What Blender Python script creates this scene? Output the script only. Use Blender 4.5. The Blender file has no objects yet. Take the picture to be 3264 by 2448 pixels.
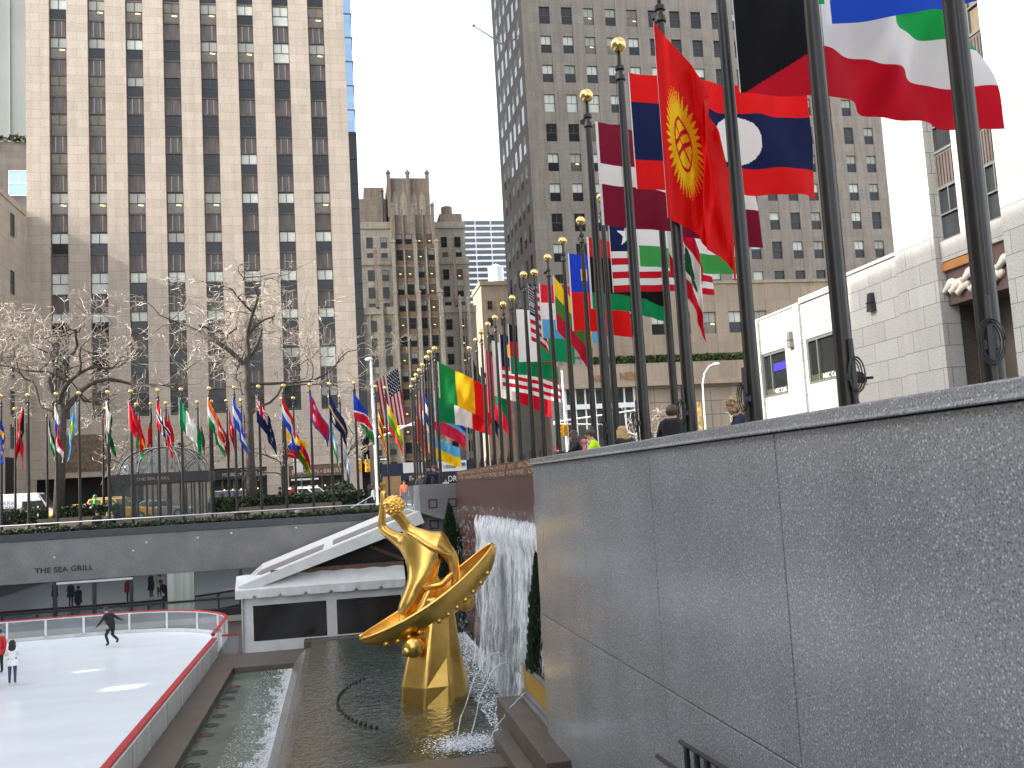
import bpy, bmesh, math, random
from mathutils import Vector, Matrix, noise
C = bpy.context.scene.collection
SC = bpy.context.scene
R = math.radians
rnd = random.Random(7)
# ---------------------------------------------------------------- camera, sky, sun, exposure
YAW, PITCH, ROLL, FPX = 0.18501902, 0.10135599, -0.05682959, 3044.947
cy, sy = math.cos(YAW), math.sin(YAW)
FW = Vector((sy*math.cos(PITCH), cy*math.cos(PITCH), math.sin(PITCH)))
RT0 = Vector((cy, -sy, 0)); UP0 = RT0.cross(FW)
RT = RT0*math.cos(ROLL) + UP0*math.sin(ROLL)
UP = UP0*math.cos(ROLL) - RT0*math.sin(ROLL)
cam = bpy.data.cameras.new('camera'); camo = bpy.data.objects.new('camera', cam); C.objects.link(camo)
camo.matrix_world = Matrix(((RT.x, UP.x, -FW.x, 0), (RT.y, UP.y, -FW.y, 0), (RT.z, UP.z, -FW.z, 0), (0, 0, 0, 1)))
cam.sensor_width = 36; cam.lens = FPX/3264*36; cam.clip_start = .05; cam.clip_end = 3000
SC.camera = camo
SUN = Vector((-1, -.11, .60)).normalized()
W = bpy.data.worlds.new('World'); SC.world = W; W.use_nodes = True
nt = W.node_tree; sky = nt.nodes.new('ShaderNodeTexSky'); sky.sky_type = 'NISHITA'; sky.sun_disc = False
sky.sun_elevation = math.asin(SUN.z); sky.sun_rotation = math.atan2(SUN.x, SUN.y)
sky.air_density = 1.0; sky.dust_density = 2.5; sky.ozone_density = .8
hs = nt.nodes.new('ShaderNodeHueSaturation'); hs.inputs['Saturation'].default_value = .32; nt.links.new(sky.outputs[0], hs.inputs['Color']); nt.links.new(hs.outputs[0], nt.nodes['Background'].inputs[0]); nt.nodes['Background'].inputs[1].default_value = .15
sun = bpy.data.lights.new('sun', 'SUN'); sun.energy = 2.4; sun.angle = R(.5); sun.color = (1, .93, .82)
suno = bpy.data.objects.new('sun', sun); C.objects.link(suno); suno.rotation_euler = SUN.to_track_quat('Z', 'Y').to_euler()
SC.view_settings.view_transform = 'Standard'; SC.view_settings.look = 'None'; SC.view_settings.gamma = 1; SC.view_settings.exposure = 2.0
SC.cycles.max_bounces = 7; SC.cycles.transparent_max_bounces = 12; SC.cycles.caustics_reflective = False; SC.cycles.caustics_refractive = False
# ---------------------------------------------------------------- helpers
K = 3264/2212
def ray(x, y):   # photo pixel (2212 wide) to a direction
    return RT*((x*K-1632)/FPX) - UP*((y*K-1224)/FPX) + FW
def onY(x, y, Y): d = ray(x, y); return d*(Y/d.y)
def onX(x, y, X): d = ray(x, y); return d*(X/d.x)
def onZ(x, y, Z): d = ray(x, y); return d*(Z/d.z)
def h2l(h):
    h = h.lstrip('#'); o = []
    for i in (0, 2, 4):
        c = int(h[i:i+2], 16)/255; o.append(c/12.92 if c < .04045 else ((c+.055)/1.055)**2.4)
    return tuple(o)
class MB:
    def __init__(s): s.v = []; s.f = []; s.m = []
    def poly(s, pts, m=0):
        n = len(s.v); s.v += [tuple(p) for p in pts]; s.f.append(tuple(range(n, n+len(pts)))); s.m.append(m)
    def box(s, x0, x1, y0, y1, z0, z1, m=0, fx=None):
        p = [(x, y, z) for z in (z0, z1) for y in (y0, y1) for x in (x0, x1)]
        if fx: p = [fx(Vector(q)) for q in p]
        n = len(s.v); s.v += [tuple(q) for q in p]
        for f in ((0, 2, 3, 1), (4, 5, 7, 6), (0, 1, 5, 4), (2, 6, 7, 3), (0, 4, 6, 2), (1, 3, 7, 5)):
            s.f.append(tuple(n+i for i in f)); s.m.append(m)
    def ring(s, pts):
        n = len(s.v); s.v += [tuple(p) for p in pts]; return list(range(n, n+len(pts)))
    def bridge(s, a, b, m=0, closed=True):
        k = len(a)
        for i in range(k if closed else k-1):
            j = (i+1) % k; s.f.append((a[i], a[j], b[j], b[i])); s.m.append(m)
    def tube(s, pts, rads, n=6, m=0, cap=True):
        pts = [Vector(p) for p in pts]
        if not hasattr(rads, '__len__'): rads = [rads]*len(pts)
        prev = None; rings = []
        for i, p in enumerate(pts):
            d = (pts[min(i+1, len(pts)-1)] - pts[max(i-1, 0)])
            d = d.normalized() if d.length > 1e-9 else Vector((0, 0, 1))
            if prev is None:
                a = d.cross(Vector((0, 0, 1)) if abs(d.z) < .95 else Vector((1, 0, 0))).normalized()
            else:
                a = (prev - d*prev.dot(d)); a = a.normalized() if a.length > 1e-6 else d.orthogonal().normalized()
            prev = a; b = d.cross(a)
            rings.append(s.ring([p + (a*math.cos(t)+b*math.sin(t))*rads[i] for t in [2*math.pi*q/n for q in range(n)]]))
        for i in range(len(rings)-1): s.bridge(rings[i], rings[i+1], m)
        if cap:
            s.f.append(tuple(reversed(rings[0]))); s.m.append(m); s.f.append(tuple(rings[-1])); s.m.append(m)
    def lathe(s, prof, n=12, c=(0, 0, 0), m=0, a0=0, a1=2*math.pi):
        full = abs(a1-a0-2*math.pi) < 1e-6; k = n if full else n+1; rs = []
        for r, z in prof:
            rs.append(s.ring([(c[0]+r*math.cos(a0+(a1-a0)*i/n), c[1]+r*math.sin(a0+(a1-a0)*i/n), c[2]+z) for i in range(k)]))
        for i in range(len(rs)-1): s.bridge(rs[i], rs[i+1], m, full)
    def ball(s, c, r, n=10, m=0, sq=(1, 1, 1)):
        rs = []; h = n//2+2
        for j in range(h+1):
            t = math.pi*j/h
            rs.append(s.ring([(c[0]+sq[0]*r*math.sin(t)*math.cos(2*math.pi*i/n), c[1]+sq[1]*r*math.sin(t)*math.sin(2*math.pi*i/n), c[2]-sq[2]*r*math.cos(t)) for i in range(n)]))
        for i in range(h): s.bridge(rs[i], rs[i+1], m)
    def prism(s, pts, a, b, axis='y', m=0):   # 2D outline extruded along an axis
        def P(u, w, t): return (u, t, w) if axis == 'y' else ((t, u, w) if axis == 'x' else (u, w, t))
        r0 = s.ring([P(u, w, a) for u, w in pts]); r1 = s.ring([P(u, w, b) for u, w in pts])
        s.bridge(r0, r1, m); s.f.append(tuple(r0)); s.m.append(m); s.f.append(tuple(reversed(r1))); s.m.append(m)
    def xf(s, fn, i0=0):
        for i in range(i0, len(s.v)): s.v[i] = tuple(fn(Vector(s.v[i])))
    def mesh(s, name, mats, smooth=None, merge=True):
        me = bpy.data.meshes.new(name); me.from_pydata(s.v, [], s.f)
        for mt in (mats if isinstance(mats, (list, tuple)) else [mats]): me.materials.append(mt)
        me.polygons.foreach_set('material_index', s.m)
        bm = bmesh.new(); bm.from_mesh(me)
        if merge: bmesh.ops.remove_doubles(bm, verts=bm.verts, dist=1e-5)
        bmesh.ops.recalc_face_normals(bm, faces=bm.faces)
        bm.to_mesh(me); bm.free()
        if smooth is not None:
            me.polygons.foreach_set('use_smooth', [True]*len(me.polygons))
            if smooth < 179: me.set_sharp_from_angle(angle=R(smooth))
        me.update(); return me
    def build(s, name, mats, parent=None, smooth=None, loc=None, rz=0, merge=True):
        return link(name, s.mesh(name, mats, smooth, merge), parent, loc, rz)
def link(name, data, parent=None, loc=None, rz=0):
    o = bpy.data.objects.new(name, data); C.objects.link(o)
    if parent: o.parent = parent
    if loc is not None: o.location = loc
    if rz: o.rotation_euler = (0, 0, rz)
    return o
def tag(o, label=None, cat=None, group=None, kind=None):
    for k, v in (('label', label), ('category', cat), ('group', group), ('kind', kind)):
        if v: o[k] = v
    return o
def thing(name, label, cat, loc=(0, 0, 0), rz=0, group=None):
    return tag(link(name, None, None, loc, rz), label, cat, group)
def kids(o): return [c for c in bpy.data.objects if c.parent == o]
KID = {}
def copy_tree(o, parent=None):
    c = o.copy(); C.objects.link(c)
    if parent: c.parent = parent
    for ch in KID.setdefault(o.name, kids(o)): copy_tree(ch, c)
    return c
def bevel(o, w=.02, seg=2):
    m = o.modifiers.new('bevel', 'BEVEL'); m.width = w; m.segments = seg; m.limit_method = 'ANGLE'; return o
# ---------------------------------------------------------------- materials
def newmat(name):
    m = bpy.data.materials.new(name); m.use_nodes = True; t = m.node_tree; return m, t, t.nodes['Principled BSDF']
def nd(t, kind, **kw):
    n = t.nodes.new('ShaderNode'+kind)
    for k, v in kw.items():
        if k.startswith('i_'): n.inputs[k[2:].replace('_', ' ')].default_value = v
        else: setattr(n, k, v)
    return n
def rgba(c): return (c[0], c[1], c[2], 1)
def M(name, col, rough=.6, metal=0, var=.15, scale=2.0, bump=0, bscale=30, coat=0, ior=1.5, emit=0, detail=4, stretch=(1, 1, 1)):
    m, t, b = newmat(name)
    tc = nd(t, 'TexCoord'); mp = nd(t, 'Mapping'); mp.inputs['Scale'].default_value = stretch
    t.links.new(tc.outputs['Object'], mp.inputs[0])
    n = nd(t, 'TexNoise', i_Scale=scale, i_Detail=detail); t.links.new(mp.outputs[0], n.inputs['Vector'])
    r = nd(t, 'ValToRGB'); r.color_ramp.elements[0].position = .3; r.color_ramp.elements[1].position = .7
    r.color_ramp.elements[0].color = rgba([c*(1-var) for c in col]); r.color_ramp.elements[1].color = rgba([min(1, c*(1+var)) for c in col])
    t.links.new(n.outputs[0], r.inputs[0]); t.links.new(r.outputs[0], b.inputs['Base Color'])
    b.inputs['Roughness'].default_value = rough; b.inputs['Metallic'].default_value = metal; b.inputs['IOR'].default_value = ior
    b.inputs['Coat Weight'].default_value = coat
    if emit: t.links.new(r.outputs[0], b.inputs['Emission Color']); b.inputs['Emission Strength'].default_value = emit
    if bump:
        n2 = nd(t, 'TexNoise', i_Scale=bscale, i_Detail=5); t.links.new(mp.outputs[0], n2.inputs['Vector'])
        bp = nd(t, 'Bump', i_Strength=bump, i_Distance=.02); t.links.new(n2.outputs[0], bp.inputs['Height']); t.links.new(bp.outputs[0], b.inputs['Normal'])
    return m
def stone(name, c1, c2, mortar, bw, bh, msize=.012, rough=.8, streak=.25, off=.5, bump=.35, fine=18, yz=0):
    """ashlar facing: blocks with their own tone, thin joints, tooling and vertical weather streaks"""
    m, t, b = newmat(name)
    tc = nd(t, 'TexCoord'); sp = nd(t, 'SeparateXYZ'); t.links.new(tc.outputs['Object'], sp.inputs[0])
    ad = nd(t, 'Math', operation='ADD'); t.links.new(sp.outputs[0], ad.inputs[0]); t.links.new(sp.outputs[1], ad.inputs[1])
    cb = nd(t, 'CombineXYZ'); t.links.new(ad.outputs[0], cb.inputs[0]); t.links.new(sp.outputs[2], cb.inputs[1])
    br = nd(t, 'TexBrick', offset=off); t.links.new(cb.outputs[0], br.inputs['Vector'])
    br.inputs['Color1'].default_value = rgba(c1); br.inputs['Color2'].default_value = rgba(c2); br.inputs['Mortar'].default_value = rgba(mortar)
    br.inputs['Scale'].default_value = 1; br.inputs['Mortar Size'].default_value = msize; br.inputs['Brick Width'].default_value = bw; br.inputs['Row Height'].default_value = bh
    mp = nd(t, 'Mapping'); mp.inputs['Scale'].default_value = (1.6, .12, 1); t.links.new(cb.outputs[0], mp.inputs[0])
    n = nd(t, 'TexNoise', i_Scale=1.3, i_Detail=6); t.links.new(mp.outputs[0], n.inputs['Vector'])
    r = nd(t, 'ValToRGB'); r.color_ramp.elements[0].position = .35; r.color_ramp.elements[1].position = .65
    r.color_ramp.elements[0].color = (1-streak, 1-streak, 1-streak, 1); r.color_ramp.elements[1].color = (1, 1, 1, 1)
    t.links.new(n.outputs[0], r.inputs[0])
    n3 = nd(t, 'TexNoise', i_Scale=fine, i_Detail=5); t.links.new(cb.outputs[0], n3.inputs['Vector'])
    mx = nd(t, 'Mix', data_type='RGBA', blend_type='MULTIPLY'); mx.inputs[0].default_value = 1
    t.links.new(br.outputs[0], mx.inputs[6]); t.links.new(r.outputs[0], mx.inputs[7])
    mx2 = nd(t, 'Mix', data_type='RGBA', blend_type='OVERLAY'); mx2.inputs[0].default_value = .35
    t.links.new(mx.outputs[2], mx2.inputs[6]); t.links.new(n3.outputs[0], mx2.inputs[7])
    t.links.new(mx2.outputs[2], b.inputs['Base Color']); b.inputs['Roughness'].default_value = rough
    bp = nd(t, 'Bump', i_Strength=bump, i_Distance=.03); sb = nd(t, 'Math', operation='SUBTRACT'); t.links.new(n3.outputs[0], sb.inputs[0]); t.links.new(br.outputs[1], sb.inputs[1])
    t.links.new(sb.outputs[0], bp.inputs['Height']); t.links.new(bp.outputs[0], b.inputs['Normal'])
    return m
def granite(name, base, dark, light, scale=60, rough=.25, flecks=.5, blotch=.15, coat=0):
    m, t, b = newmat(name)
    tc = nd(t, 'TexCoord')
    n1 = nd(t, 'TexNoise', i_Scale=scale, i_Detail=3, i_Roughness=.7); t.links.new(tc.outputs['Object'], n1.inputs['Vector'])
    r = nd(t, 'ValToRGB'); e = r.color_ramp.elements; e[0].position = .36; e[0].color = rgba(dark); e[1].position = .66; e[1].color = rgba(light)
    k = e.new(.45); k.color = rgba(base); k = e.new(.55); k.color = rgba([c*1.12 for c in base])
    t.links.new(n1.outputs[0], r.inputs[0])
    v = nd(t, 'TexVoronoi', i_Scale=scale*.42); t.links.new(tc.outputs['Object'], v.inputs['Vector'])
    r2 = nd(t, 'ValToRGB'); r2.color_ramp.elements[0].position = .17; r2.color_ramp.elements[0].color = (1, 1, 1, 1); r2.color_ramp.elements[1].position = .27; r2.color_ramp.elements[1].color = (0, 0, 0, 1)
    t.links.new(v.outputs['Distance'], r2.inputs[0])
    mu = nd(t, 'Math', operation='MULTIPLY'); mu.inputs[1].default_value = flecks; t.links.new(r2.outputs[0], mu.inputs[0])
    mx = nd(t, 'Mix', data_type='RGBA'); t.links.new(mu.outputs[0], mx.inputs[0]); t.links.new(r.outputs[0], mx.inputs[6]); mx.inputs[7].default_value = rgba([min(1, c*1.5) for c in light])
    n2 = nd(t, 'TexNoise', i_Scale=.9, i_Detail=5); t.links.new(tc.outputs['Object'], n2.inputs['Vector'])
    r3 = nd(t, 'ValToRGB'); r3.color_ramp.elements[0].position = .3; r3.color_ramp.elements[1].position = .7
    a = 1-blotch; r3.color_ramp.elements[0].color = (a, a*1.01, a*1.0, 1); r3.color_ramp.elements[1].color = (1.0, 1.0, 1.0, 1); t.links.new(n2.outputs[0], r3.inputs[0])
    mm = nd(t, 'Mix', data_type='RGBA', blend_type='MULTIPLY'); mm.inputs[0].default_value = 1; t.links.new(mx.outputs[2], mm.inputs[6]); t.links.new(r3.outputs[0], mm.inputs[7])
    t.links.new(mm.outputs[2], b.inputs['Base Color']); b.inputs['Roughness'].default_value = rough
    b.inputs['Coat Weight'].default_value = coat; b.inputs['Coat Roughness'].default_value = .08
    return m
def water(name, c1, c2, wscale=6, strength=.5, rough=.04, sx=1, sy=1, foam=None):
    m, t, b = newmat(name)
    tc = nd(t, 'TexCoord'); mp = nd(t, 'Mapping'); mp.inputs['Scale'].default_value = (sx, sy, 1); t.links.new(tc.outputs['Object'], mp.inputs[0])
    n = nd(t, 'TexNoise', i_Scale=1.1, i_Detail=5); t.links.new(mp.outputs[0], n.inputs['Vector'])
    r = nd(t, 'ValToRGB'); r.color_ramp.elements[0].position = .35; r.color_ramp.elements[1].position = .65
    r.color_ramp.elements[0].color = rgba(c1); r.color_ramp.elements[1].color = rgba(c2); t.links.new(n.outputs[0], r.inputs[0]); t.links.new(r.outputs[0], b.inputs['Base Color'])
    n2 = nd(t, 'TexNoise', i_Scale=wscale, i_Detail=3, i_Distortion=.6); t.links.new(mp.outputs[0], n2.inputs['Vector'])
    bp = nd(t, 'Bump', i_Strength=strength, i_Distance=.06); t.links.new(n2.outputs[0], bp.inputs['Height']); t.links.new(bp.outputs[0], b.inputs['Normal'])
    b.inputs['Roughness'].default_value = rough; b.inputs['IOR'].default_value = 1.45
    return m
def foam_mat(name, sc, lo, hi, col=(.85, .88, .92)):
    m, t, b = newmat(name)
    tc = nd(t, 'TexCoord'); mp = nd(t, 'Mapping'); mp.inputs['Scale'].default_value = sc; t.links.new(tc.outputs['Object'], mp.inputs[0])
    n = nd(t, 'TexNoise', i_Scale=1, i_Detail=6, i_Roughness=.68); t.links.new(mp.outputs[0], n.inputs['Vector'])
    at = nd(t, 'Attribute', attribute_name='dens'); ad = nd(t, 'Math', operation='ADD'); t.links.new(n.outputs[0], ad.inputs[0]); t.links.new(at.outputs['Fac'], ad.inputs[1])
    r = nd(t, 'ValToRGB'); r.color_ramp.elements[0].position = lo; r.color_ramp.elements[1].position = hi
    t.links.new(ad.outputs[0], r.inputs[0]); t.links.new(r.outputs[0], b.inputs['Alpha'])
    b.inputs['Base Color'].default_value = rgba(col); b.inputs['Roughness'].default_value = .5
    bp = nd(t, 'Bump', i_Strength=.8, i_Distance=.05); t.links.new(n.outputs[0], bp.inputs['Height']); t.links.new(bp.outputs[0], b.inputs['Normal'])
    return m
def leafmat(name, c1, c2):
    m, t, b = newmat(name)
    g = nd(t, 'NewGeometry'); r = nd(t, 'ValToRGB'); r.color_ramp.elements[0].color = rgba(c1); r.color_ramp.elements[1].color = rgba(c2)
    t.links.new(g.outputs['Random Per Island'], r.inputs[0]); t.links.new(r.outputs[0], b.inputs['Base Color']); b.inputs['Roughness'].default_value = .5
    return m
def flagmat():
    m, t, b = newmat('flag_cloth'); out = t.nodes['Material Output']
    a = nd(t, 'Attribute', attribute_name='Col'); t.links.new(a.outputs['Color'], b.inputs['Base Color']); b.inputs['Roughness'].default_value = .75
    b.inputs['Specular IOR Level'].default_value = .25
    tr = nd(t, 'BsdfTranslucent'); t.links.new(a.outputs['Color'], tr.inputs[0]); mx = nd(t, 'MixShader'); mx.inputs[0].default_value = .42
    t.links.new(b.outputs[0], mx.inputs[1]); t.links.new(tr.outputs[0], mx.inputs[2]); t.links.new(mx.outputs[0], out.inputs[0])
    tc = nd(t, 'TexCoord'); n = nd(t, 'TexNoise', i_Scale=4, i_Detail=4, i_Distortion=1.0); t.links.new(tc.outputs['Object'], n.inputs['Vector'])
    bp = nd(t, 'Bump', i_Strength=.35, i_Distance=.03); t.links.new(n.outputs[0], bp.inputs['Height']); t.links.new(bp.outputs[0], b.inputs['Normal'])
    return m
m_b1 = stone('tan_limestone', (.49, .415, .345), (.425, .357, .293), (.26, .21, .165), 1.55, .82, .010, streak=.12, fine=9, bump=.5)
m_10 = stone('grey_limestone', (.32, .28, .24), (.275, .24, .205), (.20, .17, .145), 1.53, 1.35, .012, streak=.22, fine=6)
m_30 = stone('pale_limestone', (.43, .42, .395), (.37, .36, .335), (.17, .16, .145), 1.65, .80, .014, streak=.10, fine=14)
m_news = stone('buff_limestone', (.40, .32, .24), (.35, .28, .21), (.25, .20, .15), 2.4, 1.6, .012, streak=.2)
m_goth = stone('brown_terracotta', (.44, .36, .285), (.36, .295, .23), (.23, .185, .145), .9, .45, .015, streak=.3)
m_gothp = stone('pale_terracotta', (.58, .53, .44), (.50, .455, .375), (.32, .28, .22), 1.2, .6, .015, streak=.25)
m_orange = M('orange_brick', (.26, .175, .11), .8, var=.2, scale=1)
m_tan = stone('tan_brick', (.33, .25, .18), (.28, .21, .15), (.22, .17, .12), .5, .22, .01, streak=.2)
m_gran = granite('grey_granite', (.255, .265, .283), (.105, .11, .12), (.41, .425, .445), 54, .19, .8, .2)
m_gran2 = granite('weathered_granite', (.185, .18, .18), (.10, .095, .095), (.27, .26, .26), 30, .55, .4, .3)
m_red = granite('red_granite', (.105, .048, .038), (.055, .025, .02), (.17, .085, .07), 40, .3, .15, .3)
m_brown = granite('brown_granite', (.105, .085, .07), (.05, .04, .035), (.16, .13, .11), 30, .45, .2, .3)
m_joint = M('dark_joint', (.05, .045, .04), .9)
m_ice = M('ice', (.82, .875, .93), .22, var=.05, scale=.7, stretch=(.4, 1, 1), bump=.06, bscale=8)
m_white = M('white_paint', (.74, .75, .74), .4, var=.06, scale=3)
m_board = M('scuffed_white_board', (.62, .64, .63), .45, var=.16, scale=1.3, stretch=(1, 3.2, .15))
m_redp = M('red_paint', (.46, .03, .035), .4, var=.1)
m_bronze = M('dark_bronze', (.014, .012, .010), .32, metal=.0, var=.35, scale=5, ior=1.45)
m_black = M('black_metal', (.015, .015, .017), .4, var=.2)
m_dark = M('dark_interior', (.012, .011, .011), .7, var=.4, scale=.8)
m_gold = M('gilded_metal', (.80, .50, .13), .30, metal=1, var=.14, scale=2.2, bump=.12, bscale=9)
m_ball = M('gilded_ball', (.72, .55, .22), .22, metal=1, var=.1)
m_glassd = M('dark_window_glass', (.022, .025, .028), .05, var=.5, scale=.35, ior=1.42)
m_mirror = M('tinted_glass', (.012, .016, .018), .015, var=.2, scale=.3, ior=2.1)
m_warmroom = M('warm_window_glass', (.15, .12, .085), .08, var=.5, scale=.5, ior=1.6)
m_olive = M('tan_painted_reflection', (.13, .115, .075), .08, var=.55, scale=.5, ior=1.45)  # tan base colour stands in for a sunlit reflection in the panes
m_blind = M('pale_blind', (.60, .63, .57), .6, var=.05)
m_blind2 = M('grey_blind', (.36, .37, .33), .6, var=.08)
m_lamp = M('ceiling_light', (1, .66, .25), .5, emit=.9, var=.02)
m_frame = M('bronze_frame', (.075, .062, .052), .5, metal=.2, var=.2)
m_spand = M('metal_spandrel', (.105, .088, .08), .45, metal=.3, var=.3, scale=2, stretch=(1, 1, .3))
m_spandl = M('pale_spandrel_rib', (.33, .31, .30), .4, metal=.3, var=.1)
m_sash = M('grey_sash', (.10, .105, .105), .5, var=.1)
m_bluegl = M('blue_curtain_glass', (.30, .45, .62), .06, metal=.6, var=.12, scale=.4, stretch=(1, 1, 3))
m_whitec = M('white_cladding', (.80, .82, .84), .4, var=.04)
m_greytow = M('grey_tower_cladding', (.27, .29, .28), .35, var=.1, scale=.1)
m_tent = M('white_vinyl', (.66, .67, .66), .45, var=.10, scale=1.6, bump=.3, bscale=5)
m_tentd = M('grey_roof_band', (.20, .19, .19), .5)
m_vinwin = M('clear_vinyl_window', (.02, .018, .018), .12, var=.4, scale=.7, ior=1.5)
m_wood = M('brown_timber', (.13, .07, .045), .6, var=.3, scale=4)
m_bark = M('dark_bark', (.062, .052, .044), .85, var=.4, scale=7, bump=.8, bscale=14)
m_twig = M('pale_twig', (.40, .345, .285), .4, var=.7, scale=1.1)
m_hedge = leafmat('hedge_leaf', (.012, .024, .010), (.04, .065, .022))
m_hedgel = leafmat('roof_hedge_leaf', (.03, .055, .015), (.08, .115, .03))
m_con = leafmat('conifer_leaf', (.012, .03, .012), (.035, .07, .025))
m_core = M('hedge_shadow', (.010, .014, .008), .9)  # near-black core stands in for the shade between the leaves
m_soil = M('soil', (.04, .028, .02), .95, var=.4, scale=12)
m_grass = leafmat('dry_grass', (.28, .17, .10), (.42, .30, .20))
m_asph = M('asphalt', (.055, .055, .057), .85, var=.2, scale=3)
m_pave = M('pale_paving', (.22, .21, .20), .8, var=.15, scale=1)
m_plant = M('ochre_planter', (.36, .215, .035), .55, var=.18, scale=1.3, bump=.1)
m_yellow = M('taxi_yellow', (.62, .34, .012), .3, var=.05, coat=.5)
m_sigy = M('signal_yellow', (.75, .42, .02), .5, var=.05)
m_carw = M('white_car_paint', (.78, .79, .80), .3, var=.03, coat=.5)
m_card = M('dark_car_paint', (.03, .035, .05), .25, var=.1, coat=.6)
m_carg = M('silver_car_paint', (.33, .34, .35), .3, metal=.5, var=.05, coat=.5)
m_cargl = M('car_glass', (.02, .025, .03), .05, ior=1.6)
m_tyre = M('tyre_rubber', (.02, .02, .02), .8); m_rim = M('wheel_rim', (.4, .4, .42), .35, metal=.8); m_tail = M('red_tail_light', (.35, .01, .01), .3); m_head = M('head_lamp', (.8, .8, .78), .2)
m_alu = M('galvanised_steel', (.55, .56, .57), .4, metal=.5, var=.1)
m_skin = M('skin', (.52, .32, .23), .55, var=.08, scale=8)
m_flag = flagmat()
def acrylic(name, tint, alpha):
    m, t, b = newmat(name); b.inputs['Base Color'].default_value = rgba(tint); b.inputs['Roughness'].default_value = .06
    n = nd(t, 'TexNoise', i_Scale=1.5, i_Detail=5); tc = nd(t, 'TexCoord'); t.links.new(tc.outputs['Object'], n.inputs['Vector'])
    mr = nd(t, 'MapRange'); mr.inputs['To Min'].default_value = alpha*.6; mr.inputs['To Max'].default_value = alpha*1.4; t.links.new(n.outputs[0], mr.inputs[0]); t.links.new(mr.outputs[0], b.inputs['Alpha'])
    return m
m_acr = acrylic('scuffed_acrylic', (.42, .46, .47), .28)
m_vault = acrylic('vault_glass', (.16, .20, .21), .30)
m_clear = acrylic('clear_shop_glass', (.10, .13, .13), .35)
def text(body, size, parent, mat, origin, xdir=(1, 0, 0), up=(0, 0, 1), width=None, name='lettering', depth=.02, align='LEFT'):
    cu = bpy.data.curves.new('t', 'FONT'); cu.body = body; cu.size = size; cu.extrude = depth; cu.align_x = align
    o = bpy.data.objects.new('t', cu); C.objects.link(o); bpy.context.view_layer.update()
    me = bpy.data.meshes.new_from_object(o.evaluated_get(bpy.context.evaluated_depsgraph_get())); bpy.data.objects.remove(o); bpy.data.curves.remove(cu)
    w = max(v.co.x for v in me.vertices) - min(v.co.x for v in me.vertices)
    s = width/w if width else 1
    X = Vector(xdir).normalized(); U = Vector(up).normalized(); N = X.cross(U); O = Vector(origin)
    for v in me.vertices: v.co = O + X*v.co.x*s + U*v.co.y + N*v.co.z
    me.materials.clear(); me.materials.append(mat); me.name = name
    return link(name, me, parent)
# ---------------------------------------------------------------- the setting: ground, street, pit, ice, pools
XR = 5.2; YP = 42.6; YS = 56.0; ZI = -6.7; ZW = -6.1
g = MB()
def sheet(x0, x1, y0, y1, z, m=0): g.poly([(x0, y0, z), (x1, y0, z), (x1, y1, z), (x0, y1, z)], m)
sheet(-1500, -34, -600, 2500, -1.3); sheet(-34, 3.0, YS+.3, 2500, -1.3); sheet(-34, 4.3, -600, .6, -1.3)
sheet(3.0, 1500, YP+.2, 2500, -1.3); sheet(5.3, 1500, -600, YP+.2, -1.3)
tag(g.build('ground', m_pave), kind='structure')
g = MB(); g.box(-34.3, 5.6, .3, YS+.3, -7.2, -6.86); tag(g.build('pit_floor', m_brown), kind='structure')
g = MB(); g.box(4.65, 21.95, -12, 22.95, -1.1, -.6); g.box(5.75, 21.95, 22.951, YP-.2, -1.1, -.6); tag(g.build('plaza', m_pave), kind='structure')
g = MB(); sheet(-300, 300, 66.8, 84, -1.294); tag(g.build('street', m_asph), kind='structure')
g = MB()
for z, x0, x1, y0, y1 in ((-1.288, -300, 300, 75.2, 75.32), (-1.288, 5, 5.4, 67, 84), (-1.288, 8, 8.4, 67, 84)): sheet(x0, x1, y0, y1, z)
tag(g.build('street_markings', m_white), kind='structure')
g = MB(); g.box(-300, 2.2+3.6, 84, 88.4, -1.4, -1.15); g.box(23, 300, 84, 95, -1.4, -1.15); tag(g.build('pavement', m_pave), kind='structure')
g = MB(); sheet(7, 21, 88, 184, -1.294); tag(g.build('side_road', m_asph), kind='structure')
# ice with a rounded far corner
def rink_outline(off, n=10):
    x1, y1, rad = -5.45-off, 53.5-off, 6.5-off; pts = [(x1, 4.0)]
    for i in range(n+1):
        a = math.pi/2*i/n; pts.append((x1-rad+rad*math.cos(a), y1-rad+rad*math.sin(a)))
    pts += [(-26, y1)]; return pts
o = rink_outline(0); g = MB(); g.poly([(x, y, ZI) for x, y in o] + [(-26, 4, ZI)]); tag(g.build('ice_surface', m_ice), kind='structure')
# rink boards: opaque near run, clear panels round the corner
t = thing('rink_barrier', 'low rink barrier with a red top rail, white boards and clear panels round the ice', 'barrier')
g = MB(); g.box(-5.43, -5.15, 6, 42.2, ZI-.1, -5.84); m_=0
for y in [8.2+2.44*i for i in range(14)]: g.box(-5.16, -5.13, y, y+.05, ZI, -5.86, 1)
g.build('white_boards', [m_board, m_alu], t)
g = MB(); g.box(-5.39, -5.20, 6, 42.25, -5.84, -5.76); g.build('red_rail', m_redp, t)
path = [p for p in rink_outline(-.1) if p[1] > 6]; path = [(-5.35, 42.3)] + path[1:]
dense = []
for (a, b) in zip(path, path[1:]):
    L = math.hypot(b[0]-a[0], b[1]-a[1]); k = max(1, int(L/.6)); dense += [(a[0]+(b[0]-a[0])*i/k, a[1]+(b[1]-a[1])*i/k) for i in range(k)]
dense.append(path[-1])
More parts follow.
